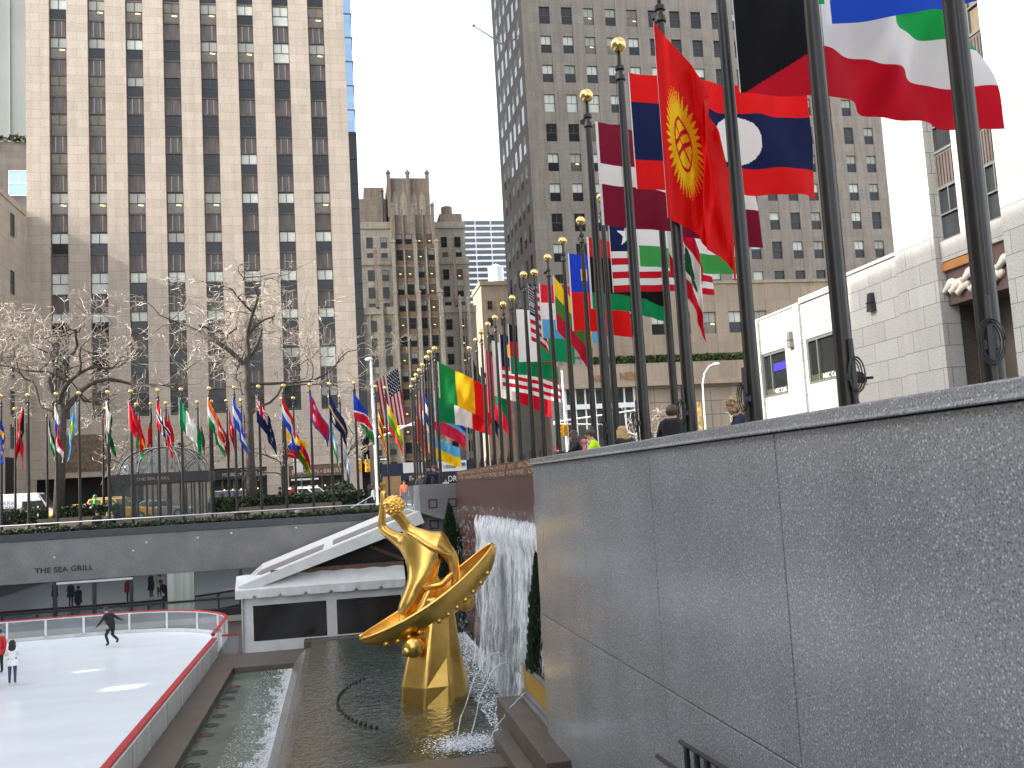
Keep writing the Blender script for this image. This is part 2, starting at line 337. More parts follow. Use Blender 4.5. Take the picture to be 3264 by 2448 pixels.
def ribbon(pts, z0, z1, th):
    g = MB(); rs = []
    for i, (x, y) in enumerate(pts):
        p, q = pts[max(i-1, 0)], pts[min(i+1, len(pts)-1)]; dx, dy = q[0]-p[0], q[1]-p[1]; l = math.hypot(dx, dy); nx, ny = dy/l*th/2, -dx/l*th/2
        rs.append(g.ring([(x-nx, y-ny, z0), (x+nx, y+ny, z0), (x+nx, y+ny, z1), (x-nx, y-ny, z1)]))
    for a, b in zip(rs, rs[1:]): g.bridge(a, b)
    return g
ribbon(dense, ZI+.16, -5.72, .03).build('clear_panel', m_acr, t); ribbon(dense, ZI-.1, ZI+.16, .12).build('kick_board', m_board, t)
ribbon(dense, -5.72, -5.66, .10).build('top_trim', m_white, t); ribbon(dense, -5.66, -5.61, .16).build('red_cap', m_redp, t)
acc = 0; last = dense[0]
for p in dense[1:]:
    acc += math.hypot(p[0]-last[0], p[1]-last[1]); last = p
    if acc > 1.75: acc = 0; g = MB(); g.box(p[0]-.045, p[0]+.045, p[1]-.06, p[1]+.06, ZI+.1, -5.7); g.build('post', m_white, t)
g = MB(); g.tube([(-5.2, 42.3, -6.6), (-5.2, 42.3, -5.6)], .05); g.build('gate_post', m_white, t)
g = MB(); g.box(-5.0, -4.35, 42.35, 42.41, -6.6, -5.75); g.build('clear_gate', m_acr, t)
g = MB(); g.box(-5.0, -4.35, 42.33, 42.43, -5.75, -5.68); g.build('gate_rail', m_redp, t)
# walkway beam, pools
g = MB(); g.box(-5.12, -4.2, 8, 41.9, -6.86, -6.5); g.box(-4.2, -1.62, 39.0, 41.9, -6.86, -6.5); g.box(-5.12, 3, 41.9, 55.9, -6.86, -6.503)
bevel(tag(g.build('path', m_brown), kind='structure'), .03)
g = MB(); g.poly([(-4.2, 9, -6.74), (-1.6, 9, -6.74), (-1.6, 39, -6.74), (-4.2, 39, -6.74)]); tag(g.build('lower_water', water('lower_pool_water', (.085, .11, .092), (.14, .165, .13), 9, .35, .08)), kind='structure')
# apron of wet stone the upper pool spills over
g = MB(); r = []
for x, z in ((-1.30, -6.30), (-1.30, -6.085), (-1.47, -6.085), (-1.62, -6.2), (-1.95, -6.60), (-2.02, -6.86)): r.append(g.ring([(x, 9, z), (x, 39.4, z)]))
for a, b in zip(r, r[1:]): g.bridge(a, b, closed=False)
bevel(tag(g.build('spillway', 0 or water('wet_stone', (.13, .105, .08), (.22, .20, .17), 14, .8, .12, 3, .3)), 'wet sloping stone lip where the upper pool spills into the lower one', 'spillway'), .01)
g = MB()   # upper pool: bands of shallow stone towards the lip, deep dark water round the statue
xs = [-1.30, -.6, .2, 1.0, 2.0, 3.0, 4.0, XR]; 
for x0, x1 in zip(xs, xs[1:]):
    for y0, y1 in ((21.9, 28), (28, 34), (34, 41.7)): g.poly([(x0, y0, ZW), (x1, y0, ZW), (x1, y1, ZW), (x0, y1, ZW)])
def poolwater():
    m = water('upper_pool_water', (.010, .020, .018), (.035, .052, .038), 5.5, .9, .03, 1, .65)
    t = m.node_tree; b = t.nodes['Principled BSDF']; old = b.inputs['Base Color'].links[0].from_socket
    tc = nd(t, 'TexCoord'); sp = nd(t, 'SeparateXYZ'); t.links.new(tc.outputs['Object'], sp.inputs[0])
    n = nd(t, 'TexNoise', i_Scale=1.3, i_Detail=4); t.links.new(tc.outputs['Object'], n.inputs['Vector'])
    mu = nd(t, 'Math', operation='MULTIPLY_ADD'); mu.inputs[1].default_value = .9; t.links.new(n.outputs[0], mu.inputs[0]); t.links.new(sp.outputs[0], mu.inputs[2])
    mr = nd(t, 'MapRange', interpolation_type='SMOOTHSTEP'); mr.inputs['From Min'].default_value = -.35; mr.inputs['From Max'].default_value = .85; mr.inputs['To Min'].default_value = 1; mr.inputs['To Max'].default_value = 0
    t.links.new(mu.outputs[0], mr.inputs[0]); mx = nd(t, 'Mix', data_type='RGBA'); t.links.new(mr.outputs[0], mx.inputs[0]); t.links.new(old, mx.inputs[6]); mx.inputs[7].default_value = (.105, .088, .062, 1)
    t.links.new(mx.outputs[2], b.inputs['Base Color']); return m
tag(g.build('upper_water', poolwater()), kind='structure')
g = MB(); g.box(-1.47, 3.7, 20.9, 21.9, -6.86, -6.03); bevel(tag(g.build('pool_edging', m_brown), 'flat brown stone rim along the near end of the upper fountain pool', 'pool edging'), .03)
g = MB(); g.box(-1.62, 3.0, 41.2, 41.9, -6.86, -6.06); bevel(tag(g.build('pool_edging', m_brown), 'flat brown stone rim between the upper pool and the white tent', 'pool edging'), .03)
# foam: scattered small splashes, thicker near the source
def foam(name, n, place, rmin, rmax, mat, zj=.05):
    g = MB()
    for i in range(n):
        x, y, z = place(); r_ = rnd.uniform(rmin, rmax); a = rnd.uniform(0, 6.3); e = rnd.uniform(.35, 1)
        u = Vector((math.cos(a), math.sin(a), rnd.uniform(-.25, .25)))*r_; w = Vector((-math.sin(a), math.cos(a), rnd.uniform(-.25, .25)))*r_*e
        c = Vector((x, y, z+rnd.uniform(0, zj)))
        g.poly([c-u, c-w*.8+u*.2, c+u, c+w])
    return g.build(name, mat, merge=False)
m_foam = M('foam', (.80, .84, .88), .5, var=.1)
def lowfoam():
    while True:
        d = rnd.random()**1.6*1.25; y = rnd.uniform(17, 38.8)
        if rnd.random() < .9 and noise.noise(Vector((d*3.2, y*1.3, 0)))*.5+noise.noise(Vector((d*9, y*4, 3)))*.35+.30 < d*.75+(.0 if d < .25 else .05): continue
        return (-1.98-d, y, -6.73)
def ease(): return rnd.random()**2.2
tag(foam('cascade_foam', 42000, lowfoam, .006, .020, m_foam, .05), kind='stuff')
tag(foam('waterfall_foam', 16000, lambda: (XR-.35-ease()*1.3, rnd.uniform(22, 39.5), ZW+.01), .010, .042, m_foam, .12), kind='stuff')
tag(foam('jet_splash', 4200, lambda: (2.75+rnd.gauss(0, .42), 23.1+rnd.gauss(0, .38), ZW+.01), .007, .028, m_foam, .08), kind='stuff')
tag(foam('spill_foam', 1500, lambda: (-1.52-rnd.random()*.45, rnd.uniform(18, 39), -6.10), .008, .03, m_foam, .0), kind='stuff') if 0 else None
for i in range(26):
    a = R(136 + 92*i/25); c = (2.75+3.0*math.cos(a), 29.0+4.6*math.sin(a), ZW)
    g = MB(); g.lathe([(.045, -.04), (.045, .04), (.025, .07), (.001, .07)], 8); tag(g.build('fountain_nozzle', m_black, None, None, c), 'small black fountain nozzle in the curved row in the upper pool', 'fountain nozzle', 'curved row of nozzles in the upper pool')
m_maroon = M('maroon_lamp', (.07, .02, .018), .5)
for i, (px, py) in enumerate([(600, 880), (575, 925), (545, 990), (480, 1070), (450, 1160), (385, 1250), (330, 1345), (265, 1515), (190, 1640)]):
    c = onZ((550+px/3.027)/K, (1900+py/3.027)/K, -6.74); g = MB(); g.ball((0, 0, 0), .17, 10, sq=(1, 1, .35))
    g.lathe([(.21, -.05), (.21, .015), (.15, .04)], 12); q = ['under the far end of the pool', 'second from the far end', 'third from the far end', 'fourth from the far end', 'in the middle of the row', 'fourth from the near end', 'third from the near end', 'second from the near end', 'nearest of the row'][i]
    tag(g.build('pool_lamp', m_black if i % 3 else m_maroon, None, 40, c), f'dark round underwater lamp in the lower pool, {q}', 'pool lamp', 'lamps along the lower pool')
# ---------------------------------------------------------------- grey granite parapet wall on the right
w = thing('granite_wall', 'tall grey speckled granite retaining wall with a moulded cap, running along the right', 'wall')
ys = [-6, 1.2] + [onX(x/K, y/K, 4.2).y for x, y in ((2535, 2200), (2110, 2030))]
jy = sorted([onX(2487/K, 1632/K, 4.2).y, onX(2079.6/K, 1632/K, 4.2).y, onX(1857/K, 1632/K, 4.2).y, onX(1738/K, 1800/K, 4.2).y])
jz = onX(1950/K, 2091/K, 4.2).z
ys = [-6, jy[0]-3.9] + jy + [20.6]
g = MB(); e = .012
for a, b in zip(ys, ys[1:]):
    g.box(4.2, 4.34, a+e, b-e, jz+.010, .318); g.box(4.2, 4.34, a+e, b-e, jz-2.9, jz-.008)
bevel(g.build('facing', m_gran, w), .006, 1)
g = MB(); g.box(4.23, 4.62, -6, 20.6-.02, -6.86, .33); g.build('joint_core', m_joint, w)
g = MB(); cy_ = [-6] + [onX(x/K, y/K, 4.16).y for x, y in ((2463, 1370), (2064, 1430), (1847, 1468))] + [20.62]
pr = [(4.62, .328), (4.14, .328), (4.135, .34), (4.15, .37), (4.15, .45), (4.18, .468), (4.62, .472)]
for a, b in zip(cy_, cy_[1:]): g.prism(pr, a+.004, b-.004)
g.build('cap', m_gran, w)
# stair handrail bracketed on it
hr = thing('stair_handrail', 'black metal stair handrail with square balusters at the foot of the granite wall', 'handrail')
a = onX(1470, 1603, 3.98); b = onX(1545, 1648, 3.98); dyz = (b-a); g = MB()
g.tube([a-dyz*.02, b+dyz*.6], .035, 4); g.build('top_rail', m_black, hr)
for i in range(5):
    p = a + dyz*(.18+.3*i); g = MB(); g.box(p.x-.02, p.x+.02, p.y-.045, p.y+.045, p.z-1.1, p.z); g.build('baluster', m_black, hr)
a2 = onX(1420, 1634, 3.98); b2 = onX(1460, 1662, 3.98); g = MB(); g.tube([a2, a2+(b2-a2)*3], .04, 4); g.build('lower_rail', m_black, hr)
# ---------------------------------------------------------------- red granite wall, inscription band, pier
w = thing('red_granite_wall', 'dark red polished granite wall with two lines of carved gilt lettering behind the waterfall', 'wall')
zb = onX(1150, 1030, XR).z
g = MB(); g.box(XR, XR+.5, 23, YP, -6.86, zb); bevel(g.build('lower_slab', m_red, w), .01)
g = MB(); g.box(XR+.012, XR+.5, 23, YP, zb+.006, .585); bevel(g.build('inscription_band', m_red, w), .01)
m_let = M('worn_gilt_letter', (.36, .24, .16), .5)
# reading direction runs from far (left) to near (right): along -Y
text('PROMETHEUS TEACHER IN EVERY ART BROUGHT THE FIRE', .21, w, m_let, (XR+.008, YP-.8, zb+(.585-zb)*.60), (0, -1, 0), width=21.2, name='upper_line', depth=.008)
text('THAT HATH PROVED TO MORTALS A MEANS TO MIGHTY ENDS', .21, w, m_let, (XR+.008, YP-.8, zb+(.585-zb)*.20), (0, -1, 0), width=21.2, name='lower_line', depth=.008)
w = thing('granite_pier', 'grey granite pier with small square insets at the far end of the red wall', 'pier')
pa = onY(905, 1047, YP); g = MB(); g.box(pa.x, XR+.4, YP+.003, YP+3.2, -6.86, .07); bevel(g.build('block', m_gran2, w), .02)
for px, py in ((935, 1088), (977, 1086), (938, 1133)):
    c = onY(px, py, YP); g = MB()
    for x0, x1, z0, z1 in ((-.2, .2, .14, .2), (-.2, .2, -.2, -.14), (-.2, -.14, -.14, .14), (.14, .2, -.14, .14)): g.box(c.x+x0, c.x+x1, YP-.02, YP+.001, c.z+z0, c.z+z1)
    g.build('square_inset', m_joint, w)
pb = onY(868, 1050, YP+.5)
tag(ribbon([(pb.x, YP+.55), (pa.x-.02, YP+.5)], -2.6, .06, .06).build('glass_screen', m_acr), 'pale translucent glass screen beside the granite pier', 'glass screen')
w = thing('pit_wall', 'plain granite retaining walls enclosing the sunken rink', 'wall')
for nm, bb in (('side_wall', (3.0, 3.4, YP+3.2, YS-.05, -6.86, -1.31)), ('side_wall', (-34.3, -34, .3, YS, -6.86, -1.31)), ('side_wall', (-34, 4.2, .3, .6, -6.86, -1.31))):
    g = MB(); g.box(*bb); g.build(nm, m_gran2, w)
# waterfall: ragged sheets and strands falling down the red wall
def fall():
    m = foam_mat('falling_water', (1, 5.5, 1.7), .44, .66, (.72, .76, .80))
    g = MB(); dens = []; zt = onX(1085, 1112, XR-.25).z-.16; y0, y1 = 20.7, onX(1030, 1150, XR-.45).y; n = 150; J = 36
    for layer, x in enumerate((XR-.08, XR-.20, XR-.34, XR-.48)):
        prevc = None
        for i in range(n+1):
            y = y0+(y1-y0)*i/n; top = zt + .07*noise.noise(Vector((y*2.2, layer*7, 0)))+.10*noise.noise(Vector((y*6.5, layer*3, 4)))+.05; stk = .11*noise.noise(Vector((y*1.1, layer*3.1, 0)))+.09*noise.noise(Vector((y*3.7, layer*5.1, 2))); cur = []
            for j in range(J+1):
                f_ = j/J; z = top+(ZW-.02-top)*f_; xx = x-.34*f_**1.5 + .05*noise.noise(Vector((y*3, f_*6, layer))) + .03*noise.noise(Vector((y*11, f_*14, layer))) - (.07*math.sin(math.pi*min(1, f_*7)) if f_ < .143 else 0)
                cur.append(len(g.v)); g.v.append((xx, y, z)); d = .20*(1-f_)**1.4 - .03 + stk*min(1, f_*3+.2) + .05*max(0, f_-.85)/.15
                d -= .26*max(0, 1-f_/.055)*(.6+.9*abs(noise.noise(Vector((y*5, layer*2.3, 9)))))
                if i < 2 or i > n-3: d -= .14
                dens.append(d)
            if prevc:
                for j in range(J): g.f.append((prevc[j], prevc[j+1], cur[j+1], cur[j])); g.m.append(0)
            prevc = cur
    me = g.mesh('waterfall', m, 180, merge=False); at = me.attributes.new('dens', 'FLOAT', 'POINT'); at.data.foreach_set('value', dens)
    return me
tag(link('waterfall', fall()), 'white curtain of falling water down the red granite wall', 'waterfall')
g = MB()
for i in range(2600):   # flying drops
    y = rnd.uniform(21, 39.6); z = rnd.uniform(-6.0, -.8); x = XR-.3-.4*rnd.random()*((-.5-z)/5.5+.25); r_ = rnd.uniform(.008, .022); L = r_*rnd.uniform(1.5, 5)
    g.poly([(x, y-r_, z), (x-r_*.5, y, z-L), (x, y+r_, z), (x+r_*.5, y, z+L)])
tag(g.build('water_drops', m_foam, merge=False), kind='stuff')
# ledges and planter against the end of the granite wall
a = onX(1096, 1504, 4.0); g = MB(); g.box(3.72, XR, 18.5, a.y, -6.86, a.z); 
g.box(3.35, 3.72, 18.5, a.y-1.6, -6.86, a.z-.42); bevel(tag(g.build('stone_ledge', m_brown), 'stepped wet stone ledge at the end of the granite wall', 'ledge'), .02)
b = onX(1122, 1486, 4.28); g = MB(); g.box(4.28, XR-.02, 20.64, b.y, a.z+.001, b.z-.12); g.box(4.33, XR-.02, 20.64, b.y-.06, b.z-.119, b.z); bevel(tag(g.build('plinth', m_gran2), 'dark weathered stone plinth under the ochre planter', 'plinth'), .02)
c = onX(1129, 1432, 4.40); pl = thing('planter_box', 'ochre yellow planter box with a grey rim beside the granite wall', 'planter')
g = MB(); g.box(4.40, XR-.1, 20.7, c.y, b.z+.001, c.z-.06); bevel(g.build('box', m_plant, pl), .015)
g = MB(); g.box(4.36, 4.46, 20.7, c.y+.03, c.z-.059, c.z); g.box(4.461, XR-.06, c.y-.08, c.y+.03, c.z-.059, c.z); bevel(g.build('rim', m_gran2, pl), .01)
g = MB(); g.box(4.461, XR-.12, 20.7, c.y-.09, c.z-.058, c.z-.03); g.build('soil', m_soil, pl)
PLZ = c.z
def conifer(name, label, loc, h, r0, n):
    t = thing(name, label, 'conifer', loc); g = MB(); g.tube([(0, 0, 0), (0, 0, h*.9)], [.06, .02]); g.build('trunk', m_bark, t); g = MB()
    for i in range(n):
        f_ = rnd.random()**.8; z = h*f_; rr = r0*(1-f_)**.75*(.55+.45*rnd.random())*(1+.22*noise.noise(Vector((f_*9, i % 7, 0)))); a = rnd.uniform(0, 6.283)
        c = Vector((rr*math.cos(a), rr*math.sin(a), z+.05)); s_ = rnd.uniform(.03, .075); d = Vector((math.cos(a)*.5, math.sin(a)*.5, 1)).normalized(); e_ = d.cross(Vector((rnd.gauss(0, 1), rnd.gauss(0, 1), rnd.gauss(0, .5)))).normalized()
        g.poly([c-e_*s_*.6, c+d*s_*1.6, c+e_*s_*.6, c-d*s_*.6])
    g.build('foliage', m_con, t, merge=False); return t
conifer('conifer', 'narrow green conifer rising from the ochre planter', (4.68, 23.0, PLZ-.04), 2.75, .43, 6500)
pc = onY(970, 1092, 41.9); conifer('conifer', 'dark narrow conifer in front of the grey pier', (pc.x, 41.9, ZW+.02), pc.z-ZW, .95, 7000)
# water jets
def jet(p0, p1, h, seed):
    pts = []; r2 = random.Random(seed)
    for i in range(19):
        f_ = i/18; p = Vector(p0).lerp(Vector(p1), f_); p.z += 4*h*f_*(1-f_); p += Vector((r2.uniform(-1, 1), r2.uniform(-1, 1), r2.uniform(-1, 1)))*.012*(1+f_); pts.append(p)
    g = MB(); g.tube(pts, [.009+.010*f_/18*abs(math.sin(f_*2.3)) for f_ in range(19)], 5); return g
m_jet = M('jet_water', (.62, .67, .71), .12, ior=1.33, var=.2, scale=12)
q0 = onX(1122, 1452, 4.25); 
for i, (p1, h, lb) in enumerate((((2.45, 23.0, ZW), 1.15, 'upper'), ((2.75, 22.8, ZW), .95, 'lower'), ((3.3, 23.2, ZW), .25, 'short'))):
    tag(jet((q0.x, q0.y-.35*i, q0.z-(0 if i < 2 else .35)), p1, h if i < 2 else .12, i).build('water_jet', m_jet, None, 180), f'thin arching {lb} jet of water falling into the pool by the planter', 'water jet', 'jets by the planter')
# ---------------------------------------------------------------- sunken restaurant front under the far terrace
zf0, zf1 = onY(0, 1265, YS).z, onY(0, 1180, YS).z+.18
w = thing('restaurant_front', 'grey stone fascia over a long dark glass restaurant front at rink level', 'building')
g = MB(); g.box(-34, 3.3, YS+.003, YS+.32, zf0, zf1); bevel(g.build('fascia', m_gran2, w), .02)
g = MB(); g.box(-34, 3.3, YS-.05, YS+.35, zf1+.001, zf1+.38); bevel(g.build('dark_coping', M('dark_slate', (.045, .05, .055), .5, var=.2), w), .02)
g = MB(); g.box(-34, 3.3, YS+.10, YS+.14, -6.5, zf0-.001); g.build('glazing', m_mirror, w)
for px in (118, 203, 283, 520+.0, 745):
    c = onY(px*1.0, 1290, YS); g = MB(); g.box(c.x-.09, c.x+.09, YS+.02, YS+.098, -6.5, zf0-.001); g.build('mullion', m_black, w)
ca = onY(530/ K*K, 1290, YS)
g = MB(); xa, xb = onY(362, 1290, YS).x, onY(420, 1290, YS).x; g.box(xa, xb, YS+.01, YS+.097, -6.5, zf0-.001); g.build('pale_curtain', M('pale_curtain', (.33, .37, .33), .6, var=.2, scale=1, stretch=(6, 1, .1)), w)
g = MB(); g.box(-34, 3.3, YS-.02, YS+.09, -5.62, -5.5); g.box(-34, 3.3, YS, YS+.09, -6.5, -6.1); g.build('sill_rail', m_black, w)
g = MB(); a = onY(122, 1269, YS).x; b = onY(287, 1250, YS).x; g.box(a, b, YS-.02, YS+.05, zf0-.16, zf0-.05); g.build('door_head', m_alu, w)
lp = onY(75, 1239, YS); text('THE SEA GRILL', .40, w, m_black, (lp.x, YS-.01, lp.z), width=onY(201, 1233, YS).x-lp.x, depth=.03)
for px, py in ((118, 1204), (317, 1172), (428, 1162), (288, 1190), (500, 1152), (640, 1140)):
    c = onY(px, py, YS); g = MB(); g.ball((c.x, YS-.03, c.z), .075, 8); g.build('lamp_stud', m_alu, w)
# ---------------------------------------------------------------- white tent
YT = 42.2
tn = thing('marquee_tent', 'white marquee tent with clear vinyl windows, scalloped valance and a pitched roof', 'tent')
L0 = onY(527, 1422, YT).x; X1 = 2.7; eav = onY(515, 1284, YT); zeb = onY(880, 1255, YT).z; zev = eav.z
zbot = -6.5; ze = onY(700, 1262, YT).z
def wav(x, z, s_=1): return YT-.03*s_*math.sin(x*5.1+math.sin(x*2.3))*min(1, abs(z-ze)*1.0)
def curtain(name, x0, x1, z0, z1, mat, off=0, nx=24, s_=1):
    g = MB(); rs = []
    for i in range(nx+1):
        x = x0+(x1-x0)*i/nx; rs.append(g.ring([(x, wav(x, z0, s_)+off, z0), (x, wav(x, (z0+z1)/2, s_)+off, (z0+z1)/2), (x, wav(x, z1, s_)+off, z1)]))
    for a, b in zip(rs, rs[1:]): g.bridge(a, b, closed=False)
    return g.build(name, mat, tn, 60)
wz1 = onY(560, 1308, YT).z; wz0 = onY(560, 1385, YT).z
w1a, w1b = onY(547, 1330, YT).x, onY(706, 1330, YT).x; w2a, w2b = onY(728, 1330, YT).x, onY(868, 1330, YT).x
for x0, x1, z0, z1 in ((L0, X1, zbot, wz0), (L0, X1, wz1, ze), (L0, w1a, wz0, wz1), (w1b, w2a, wz0, wz1), (w2b, w2b+.3, wz0, wz1)): curtain('front_sheet', x0, x1, z0, z1, m_tent)
for x0, x1 in ((w1a, w1b), (w2a, w2b), (w2b+.3, X1)): curtain('vinyl_window', x0, x1, wz0, wz1, m_vinwin, .01, 8, .3)
g = MB(); g.tube([(L0+.0, YT-.05, zbot), (L0, YT-.05, ze)], .05); g.build('corner_pole', m_alu, tn)
# valance with a scalloped foot along the eave
g = MB(); rs = []; nx = 150
for i in range(nx+1):
    x = L0-.25+(X1-L0+.25)*i/nx; s_ = ((x-L0)/1.05) % 1; zz = ze-.33+.13*max(0, 1-abs(s_-.5)/.11); y = YT-.34-.018*math.sin(x*5.3)-.010*math.sin(x*13)
    zt = ze+.50+.02*math.sin(x*6); rs.append(g.ring([(x, y, zz), (x, y-.02, ze+.02), (x, YT+.35, zt+.08)]))
for a, b in zip(rs, rs[1:]): g.bridge(a, b, closed=False)
g.build('valance', m_tent, tn, 18)
# pitched roof: ridge runs back, gable faces the camera, one slope seen from its left end
ga = onY(520, 1283, YT-.15); gp = onY(905, 1122, YT-.15); th = .5
def slope(name, f0, f1, y0, y1, mat, lift):
    g = MB(); a = ga.lerp(gp, f0); b = ga.lerp(gp, f1); n = Vector((-(gp.z-ga.z), 0, gp.x-ga.x)).normalized()*lift
    p = [Vector((a.x, y0, a.z))+n, Vector((b.x, y0, b.z))+n, Vector((b.x, y1, b.z))+n, Vector((a.x, y1, a.z))+n]; q = [v-n.normalized()*.05 for v in p]
    r0 = g.ring(q); r1 = g.ring(p); g.bridge(r0, r1); g.f += [tuple(r0), tuple(r1)]; g.m += [0, 0]; return g.build(name, mat, tn)
slope('roof_sheet', 0, 1.02, YT-.15, YT+13.5, m_tent, .3)
slope('roof_band', .06, .46, YT+2.0, YT+6.0, m_tentd, .335); slope('roof_band', .52, 1.0, YT+2.0, YT+6.0, m_tentd, .335); 
g = MB(); n_ = Vector((-(gp.z-ga.z), 0, gp.x-ga.x)).normalized(); b9 = ga.lerp(gp, 1.02)
g.prism([((ga+n_*.33).x, (ga+n_*.33).z), ((b9+n_*.33).x, (b9+n_*.33).z), ((b9-n_*.22).x, (b9-n_*.22).z), ((ga-n_*.02).x, (ga-n_*.02).z)], YT-.28, YT-.16); g.build('roof_edge', m_tent, tn)
g = MB(); m = Vector((gp.x*2-ga.x, 0, ga.z)); 
g.poly([(gp.x, YT-.15, gp.z+.3), (gp.x, YT+9, gp.z+.3), (m.x, YT+9, m.z+.3), (m.x, YT-.15, m.z+.3)]); g.build('roof_sheet', m_tent, tn)
g = MB(); g.poly([(ga.x+1.5, YT+.55, ze+.5), (X1, YT+.55, ze+.5), (X1, YT+.55, gp.z+.1), (gp.x, YT+.55, gp.z+.15)]); g.build('gable_net', m_dark, tn)
g = MB(); g.box(ga.x+1.2, X1, YT+.3, YT+.42, ze+.5, ze+.72); q9 = ga.lerp(gp, .72); g.tube([(q9.x, YT+.45, q9.z-.30), (X1, YT+.45, ze+.75)], .09, 4); g.build('roof_truss', m_wood, tn)
g = MB(); g.box(L0, L0+.05, YT, YT+9, zbot, ze+.3); g.box(L0, X1, YT+8.9, YT+9, zbot, ze+.3); g.build('side_sheet', m_tent, tn)
# ---------------------------------------------------------------- buildings
def window_kit(w, h, d, frame, blindf, room, lamp=False, mull=True, fr=.06):
    """mesh of a double hung window centred on x, foot at z=0, glass set back d from y=0; blindf = share covered by a blind"""
    g = MB()
    for x0, x1, z0, z1 in ((-w/2, -w/2+fr, 0, h), (w/2-fr, w/2, 0, h), (-w/2+fr, w/2-fr, 0, fr), (-w/2+fr, w/2-fr, h-fr, h)): g.box(x0, x1, d-.07, d, z0, z1, 0)
    g.box(-w/2+fr, w/2-fr, d-.06, d-.005, h*.5-.03, h*.5+.03, 0)
    if mull: g.box(-.025, .025, d-.055, d-.008, h*.5+.03, h-fr, 0)
    zb = h-fr-(h-2*fr)*blindf
    if blindf < 1: g.poly([(-w/2+fr, d-.02, fr), (w/2-fr, d-.02, fr), (w/2-fr, d-.02, zb), (-w/2+fr, d-.02, zb)], 2)
    if blindf > 0: g.poly([(-w/2+fr, d-.018, zb), (w/2-fr, d-.018, zb), (w/2-fr, d-.018, h-fr), (-w/2+fr, d-.018, h-fr)], 1)
    if lamp: 
        x = rnd.uniform(-.2, .1)*w; z = zb-.22 if blindf else h*.35
        g.poly([(x, d-.03, z), (x+.28*w, d-.03, z-.06), (x+.34*w, d-.03, z+.03), (x+.05*w, d-.03, z+.09)], 3)
    return g
def kits(name, w, h, d, frame, mull=True, fr=.06):
    out = {}
    for key, bf, bl, room, lm in (('blind', 1, m_blind, m_glassd, 0), ('half', .5, m_blind, m_glassd, 0), ('dark', 0, m_blind, m_glassd, 0), ('lamp', .48, m_blind2, m_warmroom, 1), ('warm', 0, m_blind, m_warmroom, 1), ('grey', .45, m_blind2, m_glassd, 0), ('tan', 0, m_blind2, m_olive, 0)):
        out[key] = window_kit(w, h, d, frame, bf, room, lm, mull, fr).mesh(name, [frame, bl, room, m_lamp], merge=False)
    return out
# --- the tan slab with eight dark window strips
b = thing('office_building', 'tall tan limestone office slab with dark vertical window strips behind the flags', 'building', (0, 88, 0)); Y0 = 88
XS = [(-24.04, -22.56), (-20.77, -19.29), (-17.52, -16.02), (-14.25, -12.75), (-10.97, -9.49), (-7.66, -6.20), (-4.45, -2.97), (-1.18, .30)]
XL, XRT, ZB, ZT = -25.97, 2.2, -1.3, 136
g = MB(); edges = [XL] + [v for p in XS for v in p] + [XRT]
for i in range(0, len(edges), 2): g.box(edges[i], edges[i+1], 0, .45, 7.5, ZT)
g.box(XL, XRT, .451, 60, 7.5, ZT)
# street floor with openings for shops and the entrance
ops = [(onY(205, 1040, Y0).x-6.2, onY(310, 1040, Y0).x, onY(150, 1033, Y0).z), (onY(455, 1030, Y0).x, onY(577, 1030, Y0).x, onY(520, 1010, Y0).z), (onY(624, 1030, Y0).x, onY(742, 1030, Y0).x, onY(690, 1003, Y0).z)]
xs = [XL] + [v for o in ops for v in o[:2]] + [XRT]
for i in range(0, len(xs), 2): g.box(xs[i], xs[i+1], 0, .45, ZB, 7.499)
for o in ops: g.box(o[0], o[1], 0, .45, o[2], 7.499)
g.box(XL, XRT, 2.5, 60, ZB, 7.499)
g.build('walls', m_b1, b)
g = MB(); g.poly([(XL, 2.4, ZB), (XRT-.1, 2.4, ZB), (XRT-.1, 2.4, 7.4), (XL, 2.4, 7.4)])
for o in ops:
    g.poly([(o[0], .45, ZB), (o[0], 2.4, ZB), (o[0], 2.4, o[2]), (o[0], .45, o[2])]); g.poly([(o[1], .45, ZB), (o[1], 2.4, ZB), (o[1], 2.4, o[2]), (o[1], .45, o[2])])
g.build('shop_interior', m_dark, b)
KB = kits('window', 1.47, 1.95, .36, m_frame)
pat = {}   # what each window shows, row 0 at the frame top
rowsB = ['half lamp lamp warm lamp half blind warm'.split(), 'lamp grey half dark lamp lamp blind lamp'.split(), 'tan tan grey dark dark dark dark dark'.split(), 'tan tan dark dark dark dark dark dark'.split(), 'tan tan dark dark dark half dark dark'.split(), 'lamp lamp lamp lamp lamp half half lamp'.split(), 'half half dark grey grey dark half half'.split(), 'blind blind half half half half half half'.split(), 'half half half half half half half half'.split(), 'dark dark dark dark dark dark grey blind'.split(), 'warm warm dark dark dark dark dark grey'.split()]
zr = [45.80, 42.16, 38.63, 34.98, 31.39, 27.72, 24.06, 20.44, 16.95, 13.3, 9.65]
SPK = []
for q2 in range(4):
    sp = MB(); w = 1.50; hz = 1.68
    sp.box(-w/2+.01, w/2-.01, .30, .44, .02, hz-.02)
    for q in (.12, .30, .42, .58, .70, .88): x = -w/2+w*q; sp.box(x-.028, x+.028, .262, .299, .14, hz-.12, 1 if q in (.30, .70) and (q2 < 3 and not (q2 == 1 and q < .5)) else 0)
    sp.box(-w/2, w/2, .22, .299, hz-.10, hz-.02); sp.box(-w/2, w/2, .24, .299, .03, .10); SPK.append(sp.mesh('spandrel', [m_spand, m_spandl], merge=False))
for k, zt in enumerate(zr):
    for j, (x0, x1) in enumerate(XS):
        link('window', KB[rowsB[k][j]], b, ((x0+x1)/2, 0, zt-1.95)); o = link('spandrel', rnd.choice(SPK), b, ((x0+x1)/2, 0, zt-1.95-1.69)); o.scale = ((x1-x0)/1.51, 1, 1)
g = MB(); 
